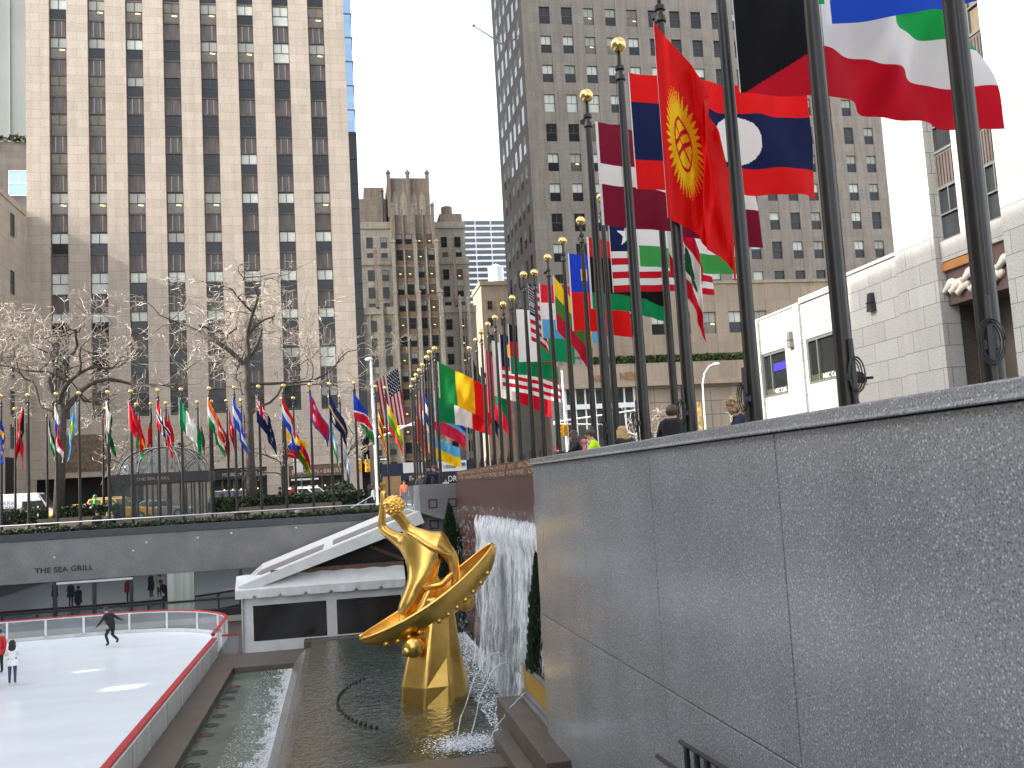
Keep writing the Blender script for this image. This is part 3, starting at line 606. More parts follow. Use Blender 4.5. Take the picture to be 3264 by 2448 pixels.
for x0, x1 in XS:
    g.poly([(x0, .36, 46.0), (x1, .36, 46.0), (x1, .36, ZT), (x0, .36, ZT)], 0)
    z = 49.4
    while z < ZT-3: g.box(x0, x1, .3, .44, z, z+1.7, 1); z += 3.63
g.build('upper_window_strips', [m_glassd, m_spand], b)
g = MB(); g.box(XL-.2, XRT+.05, -.1, .45, ZT+.001, ZT+1); g.build('parapet', m_b1, b)
g = MB(); g.box(ops[1][0]+.1, ops[1][1]-.1, -.05, .2, ops[1][2]-1.0, ops[1][2]-.1); g.build('shop_fascia', m_black, b)
m_signlet = M('cream_letter', (.52, .45, .36), .5)
text('MORRELL WINE BAR CAFE', .42, b, m_signlet, (ops[1][0]+1.0, -.06, ops[1][2]-.72), width=(ops[1][1]-ops[1][0])*.80, name='shop_lettering', depth=.01)
g = MB(); g.box(ops[2][0]+.05, ops[2][1]-.05, -.06, .2, ops[2][2]-1.05, ops[2][2]-.05); g.build('shop_fascia', m_wood, b)
text('BOUCHON • BAKERY', .52, b, m_signlet, (ops[2][0]+.25, -.07, ops[2][2]-.78), width=(ops[2][1]-ops[2][0])*.92, name='shop_lettering', depth=.01)
for o in ops[1:]:
    g = MB(); n = 5
    for i in range(n+1): x = o[0]+(o[1]-o[0])*i/n; g.box(x-.06, x+.06, .25, .4, ZB+.2, o[2]-1.06)
    g.box(o[0], o[1], .26, .39, ZB+1.9, ZB+2.0) if 0 else None
    g.build('shop_frame', m_wood, b)
    g = MB(); g.poly([(o[0], .5, ZB), (o[1], .5, ZB), (o[1], .5, o[2]-1.05), (o[0], .5, o[2]-1.05)]); g.build('shop_glazing', m_clear, b)
    g = MB(); g.box(o[0]+.2, o[1]-2.2, -.35, .02, o[2]-1.35, o[2]-1.2) if o is ops[2] else None
    if g.v: g.build('shop_awning', m_white, b)
    g = MB()
    for i in range(5): x = o[0]+(o[1]-o[0])*(.2+.15*i); g.ball((x, 1.6, o[2]-1.9), .07, 6)
    g.build('shop_lamps', m_lamp, b)
g = MB()
for x, z in ((onY(160, 905, Y0).x, onY(160, 905, Y0).z), (onY(490, 983, Y0).x+2, onY(490, 975, Y0).z)): pass
ed = onY(160, 960, Y0); g.box(ed.x-1.5, ed.x+3.0, -.06, .05, 2.9, 6.1); g.build('carved_panel', M('bronze_panel', (.16, .11, .07), .5, metal=.3, var=.5, scale=4, bump=1, bscale=6), b)
for px, py in ((391, 963), (528, 957), (975/K*1.0+80, 948)):
    c = onY(px, py, Y0); g = MB(); g.prism([(-.28, -.25), (.28, -.25), (.2, .25), (-.2, .25)], -.3, 0); g.xf(lambda v: v+Vector((c.x, 0, c.z))); g.build('wall_lamp', m_black, b)
# --- side wing at the left edge
wx = -26.05; zt = onX(20, 436, wx).z
b = thing('building_wing', 'plain tan limestone building wing at the left edge, turned side on', 'building'); g = MB(); y1 = 87.9
g.box(-70, wx, 80.5, y1, -1.3, zt); g.build('walls', m_b1, b); g = MB(); g.box(-70, wx+.08, 80.4, y1-.003, zt+.001, zt+.5); g.build('coping', m_b1, b)
wk = window_kit(.9, 1.95, .01, m_sash, 0, m_glassd).mesh('window', [m_sash, m_blind, m_glassd, m_lamp])
for py in (488, 612, 712, 792, 872, 945): 
    c = onX(26, py, wx); link('window', wk, b, (wx+.012, c.y, c.z-.9), R(90))
d0 = onX(22, 1010, wx); g = MB(); g.box(wx+.002, wx+.06, d0.y-1.2, d0.y+1.2, d0.z-2.4, d0.z+.8); g.build('dark_door', m_dark, b)
# --- right-hand tower with its lower blocks
b = thing('stone_tower', 'tall grey limestone tower with a grid of sash windows behind the big flags', 'building', (0, 119, 0))
X0, Y1 = 26.4, 140-119
cols = [28.8+3.06*i for i in range(19)]; rows = [63.05-4.07*i for i in range(13)]; w_, h_ = 1.46, 2.42
g = MB(); ex = [X0] + [v for c in cols for v in (c, c+w_)] + [92]
for i in range(0, len(ex), 2): g.box(ex[i], ex[i+1], 0, .4, -1.3, 130)
zz = [130] + [v for r in rows for v in (r, r-h_)] + [-1.3]
for i in range(0, len(zz), 2):
    for c in cols: g.box(c+.001, c+w_-.001, .05, .4, zz[i+1], zz[i])
g.box(X0+.5, 92, .401, 21.4, -1.3, 130)
ey = [119+.4, 119+50]; ecol = [2.0+3.1*i for i in range(6)]
g.box(X0, X0+.499, .401, 21.4, -1.3, 129.99)
g.build('walls', m_10, b)
KT = kits('window', w_, h_, .28, m_sash); keys = ['half', 'grey', 'dark', 'lamp', 'grey', 'dark', 'grey', 'dark']
rowk = [['dark', 'dark', 'lamp', 'grey', 'warm', 'dark', 'dark', 'warm'], ['half', 'half', 'lamp', 'lamp', 'half', 'lamp', 'lamp', 'lamp'], ['half', 'grey', 'half', 'half', 'half', 'half', 'half', 'half'], ['blind', 'blind', 'blind', 'half'], ['dark', 'dark', 'warm', 'dark'], ['half', 'lamp', 'half', 'dark'], ['half', 'half', 'half', 'dark'], ['dark', 'dark', 'half', 'grey'], ['half', 'dark', 'half', 'dark'], ['dark', 'half', 'grey']]
seen = [(r, c) for r in range(9) for c in range(19) if (c < 7 or c > 9)]
first = set(seen[:0]); cnt = 0; rest = MB()
order = sorted([(r, c) for r in range(12) for c in range(19)], key=lambda q: (0 if (q[1] < 5 or (q[1] > 10 and 2 < q[0] < 9)) else 1, q[0], q[1]))
for r, c in order:
    kk = rowk[r % len(rowk)]; key = kk[c] if c < len(kk) else rnd.choice(keys)
    if cnt < 96: link('window', KT[key], b, (cols[c]+w_/2, 0, rows[r]-h_)); cnt += 1
    else:
        x, z = cols[c], rows[r]; bf = {'half': .5, 'lamp': .0, 'grey': .4, 'blind': 1}.get(key, 0); zb = z-h_*bf
        rest.box(x, x+w_, .2, .27, z-h_*.5-.03, z-h_*.5+.03, 0); rest.box(x, x+.06, .2, .27, z-h_, z, 0); rest.box(x+w_-.06, x+w_, .2, .27, z-h_, z, 0)
        rest.poly([(x, .28, z-h_), (x+w_, .28, z-h_), (x+w_, .28, zb), (x, .28, zb)], 2) if bf < 1 else None
        if bf: rest.poly([(x, .28, zb), (x+w_, .28, zb), (x+w_, .28, z), (x, .28, z)], 1)
o = rest.build('more_windows', [m_sash, m_blind, m_glassd], b, merge=False); o['kind'] = 'stuff'
g = MB()
for k in range(24):
    z = 107-4.07*k
    for y in ecol: 
        g.poly([(X0-.012, y, z-h_), (X0-.012, y+1.4, z-h_), (X0-.012, y+1.4, z-h_*.5), (X0-.012, y, z-h_*.5)], 0); g.poly([(X0-.012, y, z-h_*.5), (X0-.012, y+1.4, z-h_*.5), (X0-.012, y+1.4, z), (X0-.012, y, z)], 1 if rnd.random() < .6 else 0)
o = g.build('side_windows', [m_glassd, m_blind2], b, merge=False); o['kind'] = 'stuff'
p0 = onX(1092, 100, X0); p1 = onX(1010, 50, X0-3.2); g = MB()
g.tube([Vector(p0)-Vector((0, 119, 0)), Vector((p0.x-4.2, p0.y-119+2, p0.z+4.0))], [.14, .07], 6); g.ball((p0.x-4.2, p0.y-117, p0.z+4.0), .22, 8); g.build('slanting_mast', m_alu, b)
# lower block
b = thing('stone_annex', 'lower buff limestone block with wide sash windows in front of the tower', 'building', (0, 102, 0)); zt = onY(1700, 610, 102).z
acol = [onY((1632+1235/2.033)/K, (816+362/2.033)/K, 102).x + 3.1*i for i in range(-6, 14)]; az = [onY(1239, (816+362/2.033)/K, 102).z]
z1 = onY((1632+1235/2.033)/K, (816+362/2.033)/K, 102).z; arow = [z1, z1-4.75, z1-9.5]; aw, ah = 1.6, 2.5
g = MB(); ex = [24.75] + [v for c in acol for v in (c, c+aw)] + [95]
for i in range(0, len(ex), 2): g.box(ex[i], ex[i+1], 0, .4, -1.3, zt)
zz = [zt] + [v for r in arow for v in (r, r-ah)] + [-1.3]
for i in range(0, len(zz), 2):
    for c in acol: g.box(c+.001, c+aw-.001, .06, .4, zz[i+1], zz[i])
g.box(24.75, 95, .401, 16.5, -1.3, zt); g.box(24.7, 95, -.12, .3, zt+.001, zt+.35); g.build('walls', m_news, b)
KA = kits('window', aw, ah, .3, m_sash)
for r, z in enumerate(arow):
    for c in acol: link('window', KA[rnd.choice(['lamp', 'half', 'lamp', 'dark', 'half'])], b, (c+aw/2, 0, z-ah))
# news base
yN = 94; b = thing('street_pavilion', 'low buff stone corner building with a planted roof edge and bronze lettering', 'building')
zt = onY(1290, 788, yN).z; xl = onY(1212, 800, yN).x; zb = onY(1290, 845, yN).z; zc = onY(1290, 838, yN).z
g = MB(); g.box(xl, 95, yN, yN+7.9, zc, zt); g.box(xl-.3, 95, yN-.35, yN-.001, zc-.02, zc+.45); g.build('parapet_band', m_news, b)
xg = onY(1376, 900, yN).x
g = MB(); g.box(xg, 95, yN+.5, yN+7.9, -1.3, zc-.001); g.build('ground_floor_wall', stone('street_limestone', (.37, .31, .24), (.33, .275, .21), (.09, .07, .05), 3.1, 1.45, .03, off=0), b)
g = MB(); g.poly([(xl+.4, yN+.6, -1.3), (xg, yN+.6, -1.3), (xg, yN+.6, zc), (xl+.4, yN+.6, zc)]); g.poly([(xl+.4, yN+.6, -1.3), (xl+.4, yN+7.9, -1.3), (xl+.4, yN+7.9, zc), (xl+.4, yN+.6, zc)]); g.build('shop_glazing', m_clear, b)
g = MB(); 
for i in range(8): x = xl+.4+(xg-xl-.4)*i/7; g.box(x-.08, x+.08, yN+.45, yN+.59, -1.3, zc-.03)
g.box(xl+.1, xg, yN+.2, yN+.44, zc-2.1, zc-1.6); g.build('shop_frame', m_whitec, b)
g = MB(); g.box(xl+.5, xg, yN+3.5, yN+3.6, -1.3, zc); g.build('shop_interior', m_warmroom, b)
m_bronzelet = M('bronze_letter', (.36, .16, .05), .45, metal=.3)
n0 = onY(1242, 838, yN); n1 = onY(1340, 805, yN); n2 = onY(1384, 803, yN)
text('MUSIC', 1.05, b, m_bronzelet, (onY(1282, 822, yN).x, yN-.01, onY(1282, 822, yN).z), width=onY(1328, 818, yN).x-onY(1282, 822, yN).x, depth=.06) if 0 else None
text('NEWS', 1.15, b, m_bronzelet, (onY(1338, 821, yN).x, yN-.02, onY(1338, 821, yN).z), width=onY(1392, 818, yN).x-onY(1338, 818, yN).x, depth=.06)
text('NBC', 1.05, b, m_bronzelet, (onY(1278, 826, yN).x, yN-.02, onY(1278, 826, yN).z), width=onY(1318, 818, yN).x-onY(1278, 818, yN).x, depth=.06)
def leaves(g, n, x0, x1, y0, y1, z0, z1, s0, s1):
    for i in range(n):
        c = Vector((rnd.uniform(x0, x1), rnd.uniform(y0, y1), rnd.uniform(z0, z1))); f_ = rnd.randrange(3)   # keep most near a face
        if f_ == 0: c.y = y0 - abs(rnd.gauss(0, .03))
        elif f_ == 1: c.z = z1 + rnd.gauss(0, .04)
        a, bb = rnd.uniform(0, 6.3), rnd.uniform(-1, 1); s_ = rnd.uniform(s0, s1)
        u = Vector((math.cos(a), math.sin(a)*.7, bb)).normalized()*s_; w2 = u.cross(Vector((rnd.gauss(0, 1), rnd.gauss(0, 1), rnd.gauss(0, 1)))).normalized()*s_*.6
        g.poly([c-u, c-w2, c+u, c+w2])
def hedge(label, x0, x1, y0, y1, z0, z1, n, mat=None, s0=.05, s1=.12):
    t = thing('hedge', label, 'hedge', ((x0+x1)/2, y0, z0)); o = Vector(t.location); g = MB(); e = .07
    g.box(x0+e-o.x, x1-e-o.x, y0+e-o.y, y1-o.y, 0, z1-e-o.z); g.build('shadow_core', m_core, t); g = MB(); leaves(g, n, x0-o.x, x1-o.x, y0-o.y, y1-o.y, 0, z1-o.z, s0, s1); g.build('foliage', mat or m_hedge, t, merge=False); return t
hedge('bright green clipped hedge along the roof edge of the low stone building', xl+3.5, 70, yN+.3, yN+1.2, zt, zt+.75, 9000, m_hedgel, .10, .24)
g = MB(); 
for i in range(500):
    x = onY(1338, 760, yN+1.6).x + rnd.gauss(0, .9); z0 = zt+.2; a = rnd.uniform(-.9, .9); L = rnd.uniform(.6, 1.5); g.poly([(x, yN+1.6, z0), (x+.05, yN+1.6, z0), (x+math.sin(a)*L, yN+1.6+rnd.uniform(-.4, .4), z0+L*math.cos(a))])
tag(g.build('ornamental_grass', m_grass, merge=False), 'tuft of dry pinkish ornamental grass above the roof hedge', 'grass tuft')
# --- gothic setback tower down the street
yG = 185; b = thing('setback_skyscraper', 'brown gothic setback skyscraper with a crenellated tower top at the end of the street', 'building', (0, yG, 0))
g = MB(); gp_ = MB()
gp_.box(5.6, 27.0, 1.5, 28, -1.3, 52.0); gp_.box(5.5, 27.3, .5, 1.499, -1.3, 44.6); gp_.box(5.4, 28.1, -.6, .499, -1.3, 34.6)
gp_.box(5.5, 27.1, 1.2, 1.499, 51.2, 52.5); gp_.box(5.4, 27.4, .2, .499, 43.6, 45.0); gp_.box(5.3, 28.2, -.9, -.601, 33.6, 35.0)
gp_.build('side_bays', m_gothp, b)
g.box(12.2, 20.6, -.9, 1.49, 44.7, 53.3); g.box(12.1, 20.9, -1.9, -.901, -1.3, 46.6); g.box(12.0, 21.2, -2.9, -1.901, -1.3, 36.4)
g.box(22.2, 26.7, 2.5, 12, 52.001, 54.5); g.box(5.8, 11.5, 2.5, 14, 52.001, 57.6); g.box(7.3, 11.3, 4, 14, 57.601, 60.4)
g.build('centre_bay', m_goth, b)
g = MB(); g.box(12.0, 20.1, 1.6, 14, 52.002, 61.6); g.build('tower_top', m_goth, b)
g = MB()
for i in range(4):   # blind pointed arches
    x0 = 12.7+1.75*i + (.25 if i > 1 else 0); g.prism([(x0, 53.6), (x0+1.2, 53.6), (x0+1.2, 57.4), (x0+.6, 58.9), (x0, 57.4)], 1.5, 1.598)
g.build('blind_arches', m_gothp, b)
def piers(name, xs, y0, y1, z0, z1, w2, mat, cap=.9):
    for x in xs:
        g = MB(); g.box(x-w2, x+w2, y0, y1, z0, z1); g.box(x-w2*1.4, x+w2*1.4, y0-.1, y1+.1, z1+.001, z1+cap*.35); g.prism([(x-w2, z1+cap*.351), (x+w2, z1+cap*.351), (x, z1+cap)], y0, y1); g.build(name, mat, b)
piers('pinnacle', (12.15, 16.0, 19.9), 1.0, 1.59, 53.4, 62.4, .35, m_goth); piers('pinnacle', (12.5, 16.5, 20.4), -1.4, -.902, 46.7, 55.0, .32, m_goth)
piers('pier', (12.3, 16.6, 20.7), -2.4, -1.903, 36.5, 47.4, .32, m_gothp); piers('pier', (12.2, 16.7, 21.0), -3.4, -2.903, -1.3, 37.2, .34, m_gothp)
piers('pier', (8.9, 24.3), -.9, -.602, 34.7, 46.0, .3, m_goth); piers('pier', (5.5, 9.6, 24.9, 26.6), -1.3, -.902, -1.3, 36.2, .28, m_gothp); piers('slim_mullion', (14.4, 18.7), -2.1, -1.903, 36.5, 46.2, .13, m_gothp, .3); piers('slim_mullion', (14.4, 18.3), -1.1, -.902, 46.7, 54.2, .13, m_goth, .3); piers('slim_mullion', (7.3, 25.7), -.85, -.602, -1.3, 33.5, .12, m_gothp, .3); piers('slim_mullion', (14.4, 18.7), -3.1, -2.904, -1.3, 36.0, .13, m_gothp, .3)
gw = window_kit(1.25, 2.15, .06, m_sash, 0, m_glassd).mesh('window', [m_sash, m_blind, m_glassd, m_lamp]); gwh = window_kit(1.25, 2.15, .06, m_sash, .45, m_glassd).mesh('window', [m_sash, m_blind2, m_glassd, m_lamp]); gwl = window_kit(1.25, 2.15, .06, m_sash, 0, m_warmroom, True).mesh('window', [m_sash, m_blind, m_warmroom, m_lamp])
nG = 0; more = MB()
for r in range(15):
    z = 49.45-3.42*r-2.15
    yl, yc = (1.5, -.9) if z > 44.7 else ((.5, -1.9) if z > 35.2 else (-.6, -2.9)); yc = -.9 if z > 46.6 else (-1.9 if z > 36.6 else -2.9)
    for x, c in ((7.9, 0), (10.7, 0), (13.5, 1), (15.4, 1), (17.6, 1), (19.6, 1), (22.7, 0), (25.4, 0)):
        y = (yc if c else yl); me = rnd.choice([gw, gw, gwh, gwl])
        if nG < 98: link('window', me, b, (x, y-.075, z)); nG += 1
        else: more.box(x-.62, x+.62, y-.06, y-.01, z, z+2.15)
more.build('lower_windows', m_glassd, b)['kind'] = 'stuff'
for z in [49.45-3.42*r-3.0 for r in range(15)]:
    g = MB(); y = -.9 if z > 46.6 else (-1.9 if z > 36.6 else -2.9); g.box(12.6, 16.2, y-.05, y-.002, z, z+.7); g.build('orange_spandrel', m_orange, b); g = MB(); g.box(16.9, 20.3, y-.05, y-.002, z, z+.7); g.build('orange_spandrel', m_orange, b)
g = MB(); g.lathe([(0, 2.7), (1.15, 2.3), (1.15, 0)], 10); g.xf(lambda v: v+Vector((24.1, 6, 54.5))); g.build('water_tank', m_goth, b)
g = MB(); g.tube([(10.9, 2.2, 52), (10.9, 2.2, 59.0)], .18); g.ball((10.9, 2.2, 59.1), .4, 8, sq=(1, 1, .4)); g.build('vent_pipe', m_black, b)
# shop hoarding at its foot
sg = thing('shop_hoarding', 'white and navy shop sign boards over a dark storefront below the gothic tower', 'shop sign', (0, 181.4, 0))
def sgn(n, x0, y0, x1, y1, mat, d=0):
    a = onY(x0, y0, 181.4); c = onY(x1, y1, 181.4); g = MB(); g.box(a.x, c.x, -d-.15, -d, c.z, a.z); g.build(n, mat, sg)
m_navy = M('navy_board', (.02, .032, .07), .5); m_tag = M('blue_tag', (.03, .10, .42), .5)
sgn('navy_board', 822, 1003, 1022, 1028, m_navy); sgn('white_sign', 870, 1000, 916, 1020, m_whitec, .2); sgn('white_sign', 945, 997, 1008, 1016, m_whitec, .2); sgn('dark_storefront', 822, 1029, 1030, 1075, m_dark, -.1); sgn('plywood_panel', 826, 1030, 868, 1075, M('plywood', (.40, .25, .13), .7), .1); sgn('blue_tag', 986, 1000, 1004, 1006, m_tag, .4)
l = onY(958, 1012, 181); text('reade', 1.35, sg, m_navy, (l.x, -.4, l.z), width=onY(984, 1010, 181).x-l.x, depth=.01)
for px in (884, 968): c = onY(px, 1040, 181); text('DR', 1.5, sg, m_whitec, (c.x, -.3, c.z), width=1.6, depth=.01)
# --- other background towers
b = thing('glass_tower', 'thin sliver of a blue glass tower beside the tan slab', 'building', (0, 126, 0)); xe = onY(764, 200, 126).x
g = MB(); g.box(-12, xe, 0, 30, 48, 150); g.build('glass_wall', m_bluegl, b); g = MB(); g.box(-12, xe+.12, .05, 30, -1.3, 47.99); g.build('lower_glass_wall', m_glassd, b); g = MB()
z = 0
while z < 150: g.box(-12, xe+.14, -.06, 30.1, z, z+.12); z += 3.4
g.build('floor_bands', m_sash, b)
b = thing('grid_tower', 'white grid fronted office tower with dark ribbon windows beyond the gothic tower', 'building', (0, 330, 0))
g = MB(); g.box(38, 90, 0, 30, -1.3, 99); g.build('white_frame', m_whitec, b)
for k in range(21):
    g = MB(); z = 93.2-2.13*k; x = 40.5
    while x < 66: g.box(x, x+5.2, -.15, -.02, z-1.35, z); x += 5.65
    g.build('ribbon_window', M('ribbon_glass', (.07, .085, .10), .1) if k == 0 else bpy.data.materials['ribbon_glass'], b)
b = thing('brick_building', 'tan brick building with a pale water tank on its roof, right of the gothic tower', 'building', (0, 230, 0))
g = MB(); g.box(36.6, 60, 0, 14, -1.3, 48.6); g.box(36.3, 60, -.3, 14.1, 48.601, 49.6); g.build('walls', m_tan, b); g = MB(); g.lathe([(0, 6.4), (2.0, 5.4), (2.0, 1.2), (.001, 1.2)], 14); g.xf(lambda v: v+Vector((41.3, 4, 48.6))); g.build('water_tank', m_whitec, b, 40)
for i, (x, z) in enumerate([(38.6+3.2*(k % 2), 44.5-4.2*(k//2)) for k in range(16)]): link('window', gw, b, (x, -.075, z-2))
b = thing('grey_tower', 'hazy pale grey glass tower rising in the upper left corner', 'building', (0, 170, 0)); g = MB(); g.box(-140, -50.3, 0, 40, -1.3, 170); g.build('tower_walls', m_greytow, b)
g = MB(); x = -140
while x < -51: g.box(x, x+.4, -.3, -.01, 0, 170); x += 3
g.build('tower_fins', m_greytow, b)
b = thing('mansard_building', 'dark grey building with a planted roof edge behind the left wing', 'building', (0, 100, 0)); z_ = onY(20, 306, 100).z; g = MB(); g.box(-60, -27, 0, 20, -1.3, z_); g.build('walls', stone('slate_grey_stone', (.14, .13, .125), (.11, .105, .10), (.07, .07, .07), 1.4, .7), b)
c = onY(41, 396, 100); link('window', window_kit(1.9, 2.6, .06, m_white, 0, m_bluegl).mesh('window', [m_white, m_blind, m_bluegl, m_lamp]), b, (c.x, -.07, c.z-1.3)); g = MB(); leaves(g, 900, -60+0, -27, -.1, .8, z_-.1, z_+.6, .15, .35); g.build('roof_planting', m_hedge, b, merge=False)
# unseen neighbours east of the plaza, sized for their shade on the rink
b = thing('maison_block', 'low limestone block under an added slotted shade screen, east of the plaza', 'building'); g = MB(); g.box(-80, -50, 29.5, 53, -1.3, 10); g.build('walls', m_30, b)
holes = []  # slots through the added screen, aligned with the sun, for bright ice patches
for px0, px1, py, wy in ((150, 214, 1421, .55), (143, 250, 1451, .45), (205, 345, 1487, .8), (167, 290, 1533, .75), (143, 206, 1598, .35), (-10, 85, 1631, .6)):
    p0, p1 = onZ(px0, py, ZI), onZ(px1, py-5, ZI); q0, q1 = [p + SUN*((-50-p.x)/SUN.x) for p in (p0, p1)]; ym = (q0.y+q1.y)/2; holes.append((ym-wy/2, ym+wy/2, min(q0.z, q1.z)+.3, max(q0.z, q1.z)-.3))
g = MB(); zs_ = sorted({10.001, 37} | {z for h in holes for z in h[2:]})
for za, zb_ in zip(zs_, zs_[1:]):
    cut = sorted((h[0], h[1]) for h in holes if h[2] <= za+1e-6 and h[3] >= zb_-1e-6 and h[0] > 29.6); y = 29.5
    for c0_, c1_ in cut:
        if c0_ > y: g.box(-50.3, -50, y, c0_, za, zb_)
        y = max(y, c1_)
    g.box(-50.3, -50, y, 38 if za >= 30 else 53, za, zb_) if za < 37 else None
g.build('shade_screen', m_30, b)
g = MB()
for i in range(5): g.box(-49.99, -49.9, 31+4*i, 32.5+4*i, 2, 4.2); g.box(-49.99, -49.9, 31+4*i, 32.5+4*i, 6, 8.2)
g.build('window_grid', m_glassd, b)['kind'] = 'stuff'
b = thing('east_block', 'tall limestone block east of the plaza', 'building'); g = MB(); g.box(-80, -50, -60, 29.4, -1.3, 51); g.build('walls', m_30, b)
g = MB()
for k in range(12):
    for i in range(20): g.box(-49.99, -49.9, -58+4*i, -56.5+4*i, 2+4*k, 4.2+4*k)
g.build('window_grid', m_glassd, b)['kind'] = 'stuff'
# --- pale limestone building on the right (faces the plaza)
XF = 22; b = thing('limestone_entrance_building', 'pale limestone building with tall bronze framed windows and a carved doorway at the right', 'building')
yA = 37.9; P = lambda y: y
zr1 = onX(1930, 553, XF).z
e0, e1 = 30.85, 29.65   # left window bay
f0, f1 = 28.3, 27.25    # right window bay
pa, pb = 30.95, 27.3    # doorway jambs
zs = 7.80; zd = 5.45; zl = 7.05
g = MB()
g.box(XF, XF+.5, 33.35, yA, -1.3, 8.0)                    # low wall
g.box(XF-.06, XF+.56, 33.34, yA+.02, 8.001, 8.14)
g.box(XF-.25, XF+.5, e0, 33.34, -1.3, 90)               # pier left of the windows
g.box(XF, XF+.5, e1, e0-.001, 7.70, 90); 
g2 = MB()
g.v.clear(); g.f.clear(); g.m.clear()
g.box(XF, XF+.5, 33.35, yA, -1.3, 8.0); g.box(XF-.06, XF+.56, 33.352, yA+.02, 8.001, 8.14); g.box(XF-.25, XF+.5, e0, 33.349, -1.3, 90)
g.box(XF-.02, XF+.5, f0+.001, e1-.001, zl, 90)             # pier between the bays, over the door
g.box(XF-.02, XF+.5, e1-.0, e0-.001, zl, zs-.001); g.box(XF-.02, XF+.5, f1, f0, zl, zs-.001)
g.box(XF-.25, XF+.5, 14, f1-.001, -1.3, 90)                # right pier
g.box(XF+.5, XF+40, 14, pb-.001, -1.3, 90); g.box(XF+.5, XF+40, pa+.001, 33.34, -1.3, 90); g.box(XF+1.75, XF+40, pb, pa, -1.3, 90); g.box(XF+.5, XF+1.749, pb, pa, zl+.001, 90); g.box(XF+.5, XF+40, 33.34, yA, -1.3, 7.9)
g.build('walls', m_30, b)
m_sill = m_sash
def bay(y0, y1, n=6):
    z = zs
    for k in range(n):
        h = 2.0; g = MB(); w = y0-y1
        for yy0, yy1, z0, z1 in ((y1, y1+.07, z, z+h), (y0-.07, y0, z, z+h), (y1+.07, y0-.07, z, z+.09), (y1+.07, y0-.07, z+h-.07, z+h), (y1+.07, y0-.07, z+h*.5-.03, z+h*.5+.03), ((y0+y1)/2-.025, (y0+y1)/2+.025, z+h*.5+.031, z+h-.071)): g.box(XF+.10, XF+.2, yy0, yy1, z0, z1, 0)
        g.poly([(XF+.19, y1, z), (XF+.19, y0, z), (XF+.19, y0, z+h), (XF+.19, y1, z+h)], 1)
        g.build('window', [m_sash, m_glassd if k < 2 else m_warmroom], b)
        g = MB(); g.box(XF+.14, XF+.3, y1, y0, z+h+.001, z+3.3)
        for i in range(7): y = y1+w*(i+.5)/7; g.box(XF+.10, XF+.139, y-.025, y+.025, z+h+.1, z+3.2)
        g.build('spandrel', m_spand, b); z += 3.301
bay(e0, e1); bay(f0, f1)
# doorway recess and generic carved lintel
g = MB(); g.box(XF+1.6, XF+1.7, pb, pa, -1.3, zd); g.poly([(XF, pa-.002, -1.3), (XF+1.6, pa-.002, -1.3), (XF+1.6, pa-.002, zd), (XF, pa-.002, zd)]); g.build('doorway_recess', m_brown, b)
g = MB(); g.box(XF+1.45, XF+1.59, pb+.2, pb+1.5, -1.3, zd-.2); g.build('bronze_door', m_bronze, b)
rel = MB(); rel.box(XF+.10, XF+1.6, pb, pa, zd, zl-.002); rel.build('lintel_panel', M('maroon_panel', (.10, .055, .05), .6), b)
g = MB(); g.box(XF-.03, XF+.098, pb+1.9, pa-.05, zl-.34, zl-.04); g.build('terracotta_band', M('terracotta', (.36, .15, .04), .6), b)
g = MB()
for i in range(9):
    y = pb+.35+i*.36; z = zl-.62-.45*abs(math.sin(i*1.9)); g.ball((XF+.06, y, z), .26, 10, sq=(.55, 1, .7)); g.tube([(XF+.02, y, z), (XF-.02, y+.3, z-.25), (XF+.05, y+.55, z-.12)], [.13, .11, .05], 8)
g.build('carved_scrolls', M('cream_stone', (.62, .57, .48), .6, var=.06), b, 180)
c = onX((2448+680/2.033)/K, (816+300/2.033)/K, XF)
def sconce(loc, parent, mat):
    g = MB(); r0 = g.ring([(-.22, -.18, -.38), (-.22, .18, -.38), (0, .22, -.38), (0, -.22, -.38)]); r1 = g.ring([(-.16, -.12, .38), (-.16, .12, .38), (0, .15, .38), (0, -.15, .38)]); g.bridge(r0, r1); g.f += [tuple(r0), tuple(r1)]; g.m += [0, 0]
    rm = g.box(-.235, -.0, -.20, .20, -.03, .0); return g.build('wall_sconce', mat, parent, None, loc)
sconce((XF-.002, c.y, c.z), b, m_black)
# sunlit cafe wing
b = thing('cafe_wing', 'brilliant white sunlit wall of a low wing with cafe windows', 'building'); XC = XF-.5
zc1 = onX(1720, 660, XC).z; y0, y1 = yA+.02, onX(1631, 700, XC).y
sc_ = XC/XF
W1 = (46.32*sc_, 43.66*sc_, 3.53*sc_, 5.83*sc_); W2 = (41.5*sc_, 38.4*sc_, 3.72*sc_, 5.88*sc_)
g = MB(); 
ysx = [y0, W2[1], W2[0], W1[1], W1[0], y1]
for a, c in ((y0, max(y0, W2[1])), (W2[0], W1[1]), (W1[0], y1)): 
    if c > a: g.box(XC, XC+.4, a, c, -1.3, zc1)
for w in (W1, W2): g.box(XC, XC+.4, max(w[1], y0)+.001, w[0]-.001, -1.3, w[2]); g.box(XC, XC+.4, max(w[1], y0)+.001, w[0]-.001, w[3], zc1)
g.box(XC-.10, XC+.4, y0, 41.7*sc_, zc1+.001, zc1+.25); g.box(XC-.05, XC+.4, 41.7*sc_+.003, y1+.05, zc1+.001, zc1+.10); g.box(XC-.12, XC-.001, 41.75*sc_, 42.25*sc_, -1.3, zc1); g.box(XC-.12, XC-.001, y1-.5, y1+.05, -1.3, zc1)
g.box(XC+.4, XC+20, y0, y1, -1.3, zc1); g.build('walls', m_30, b)
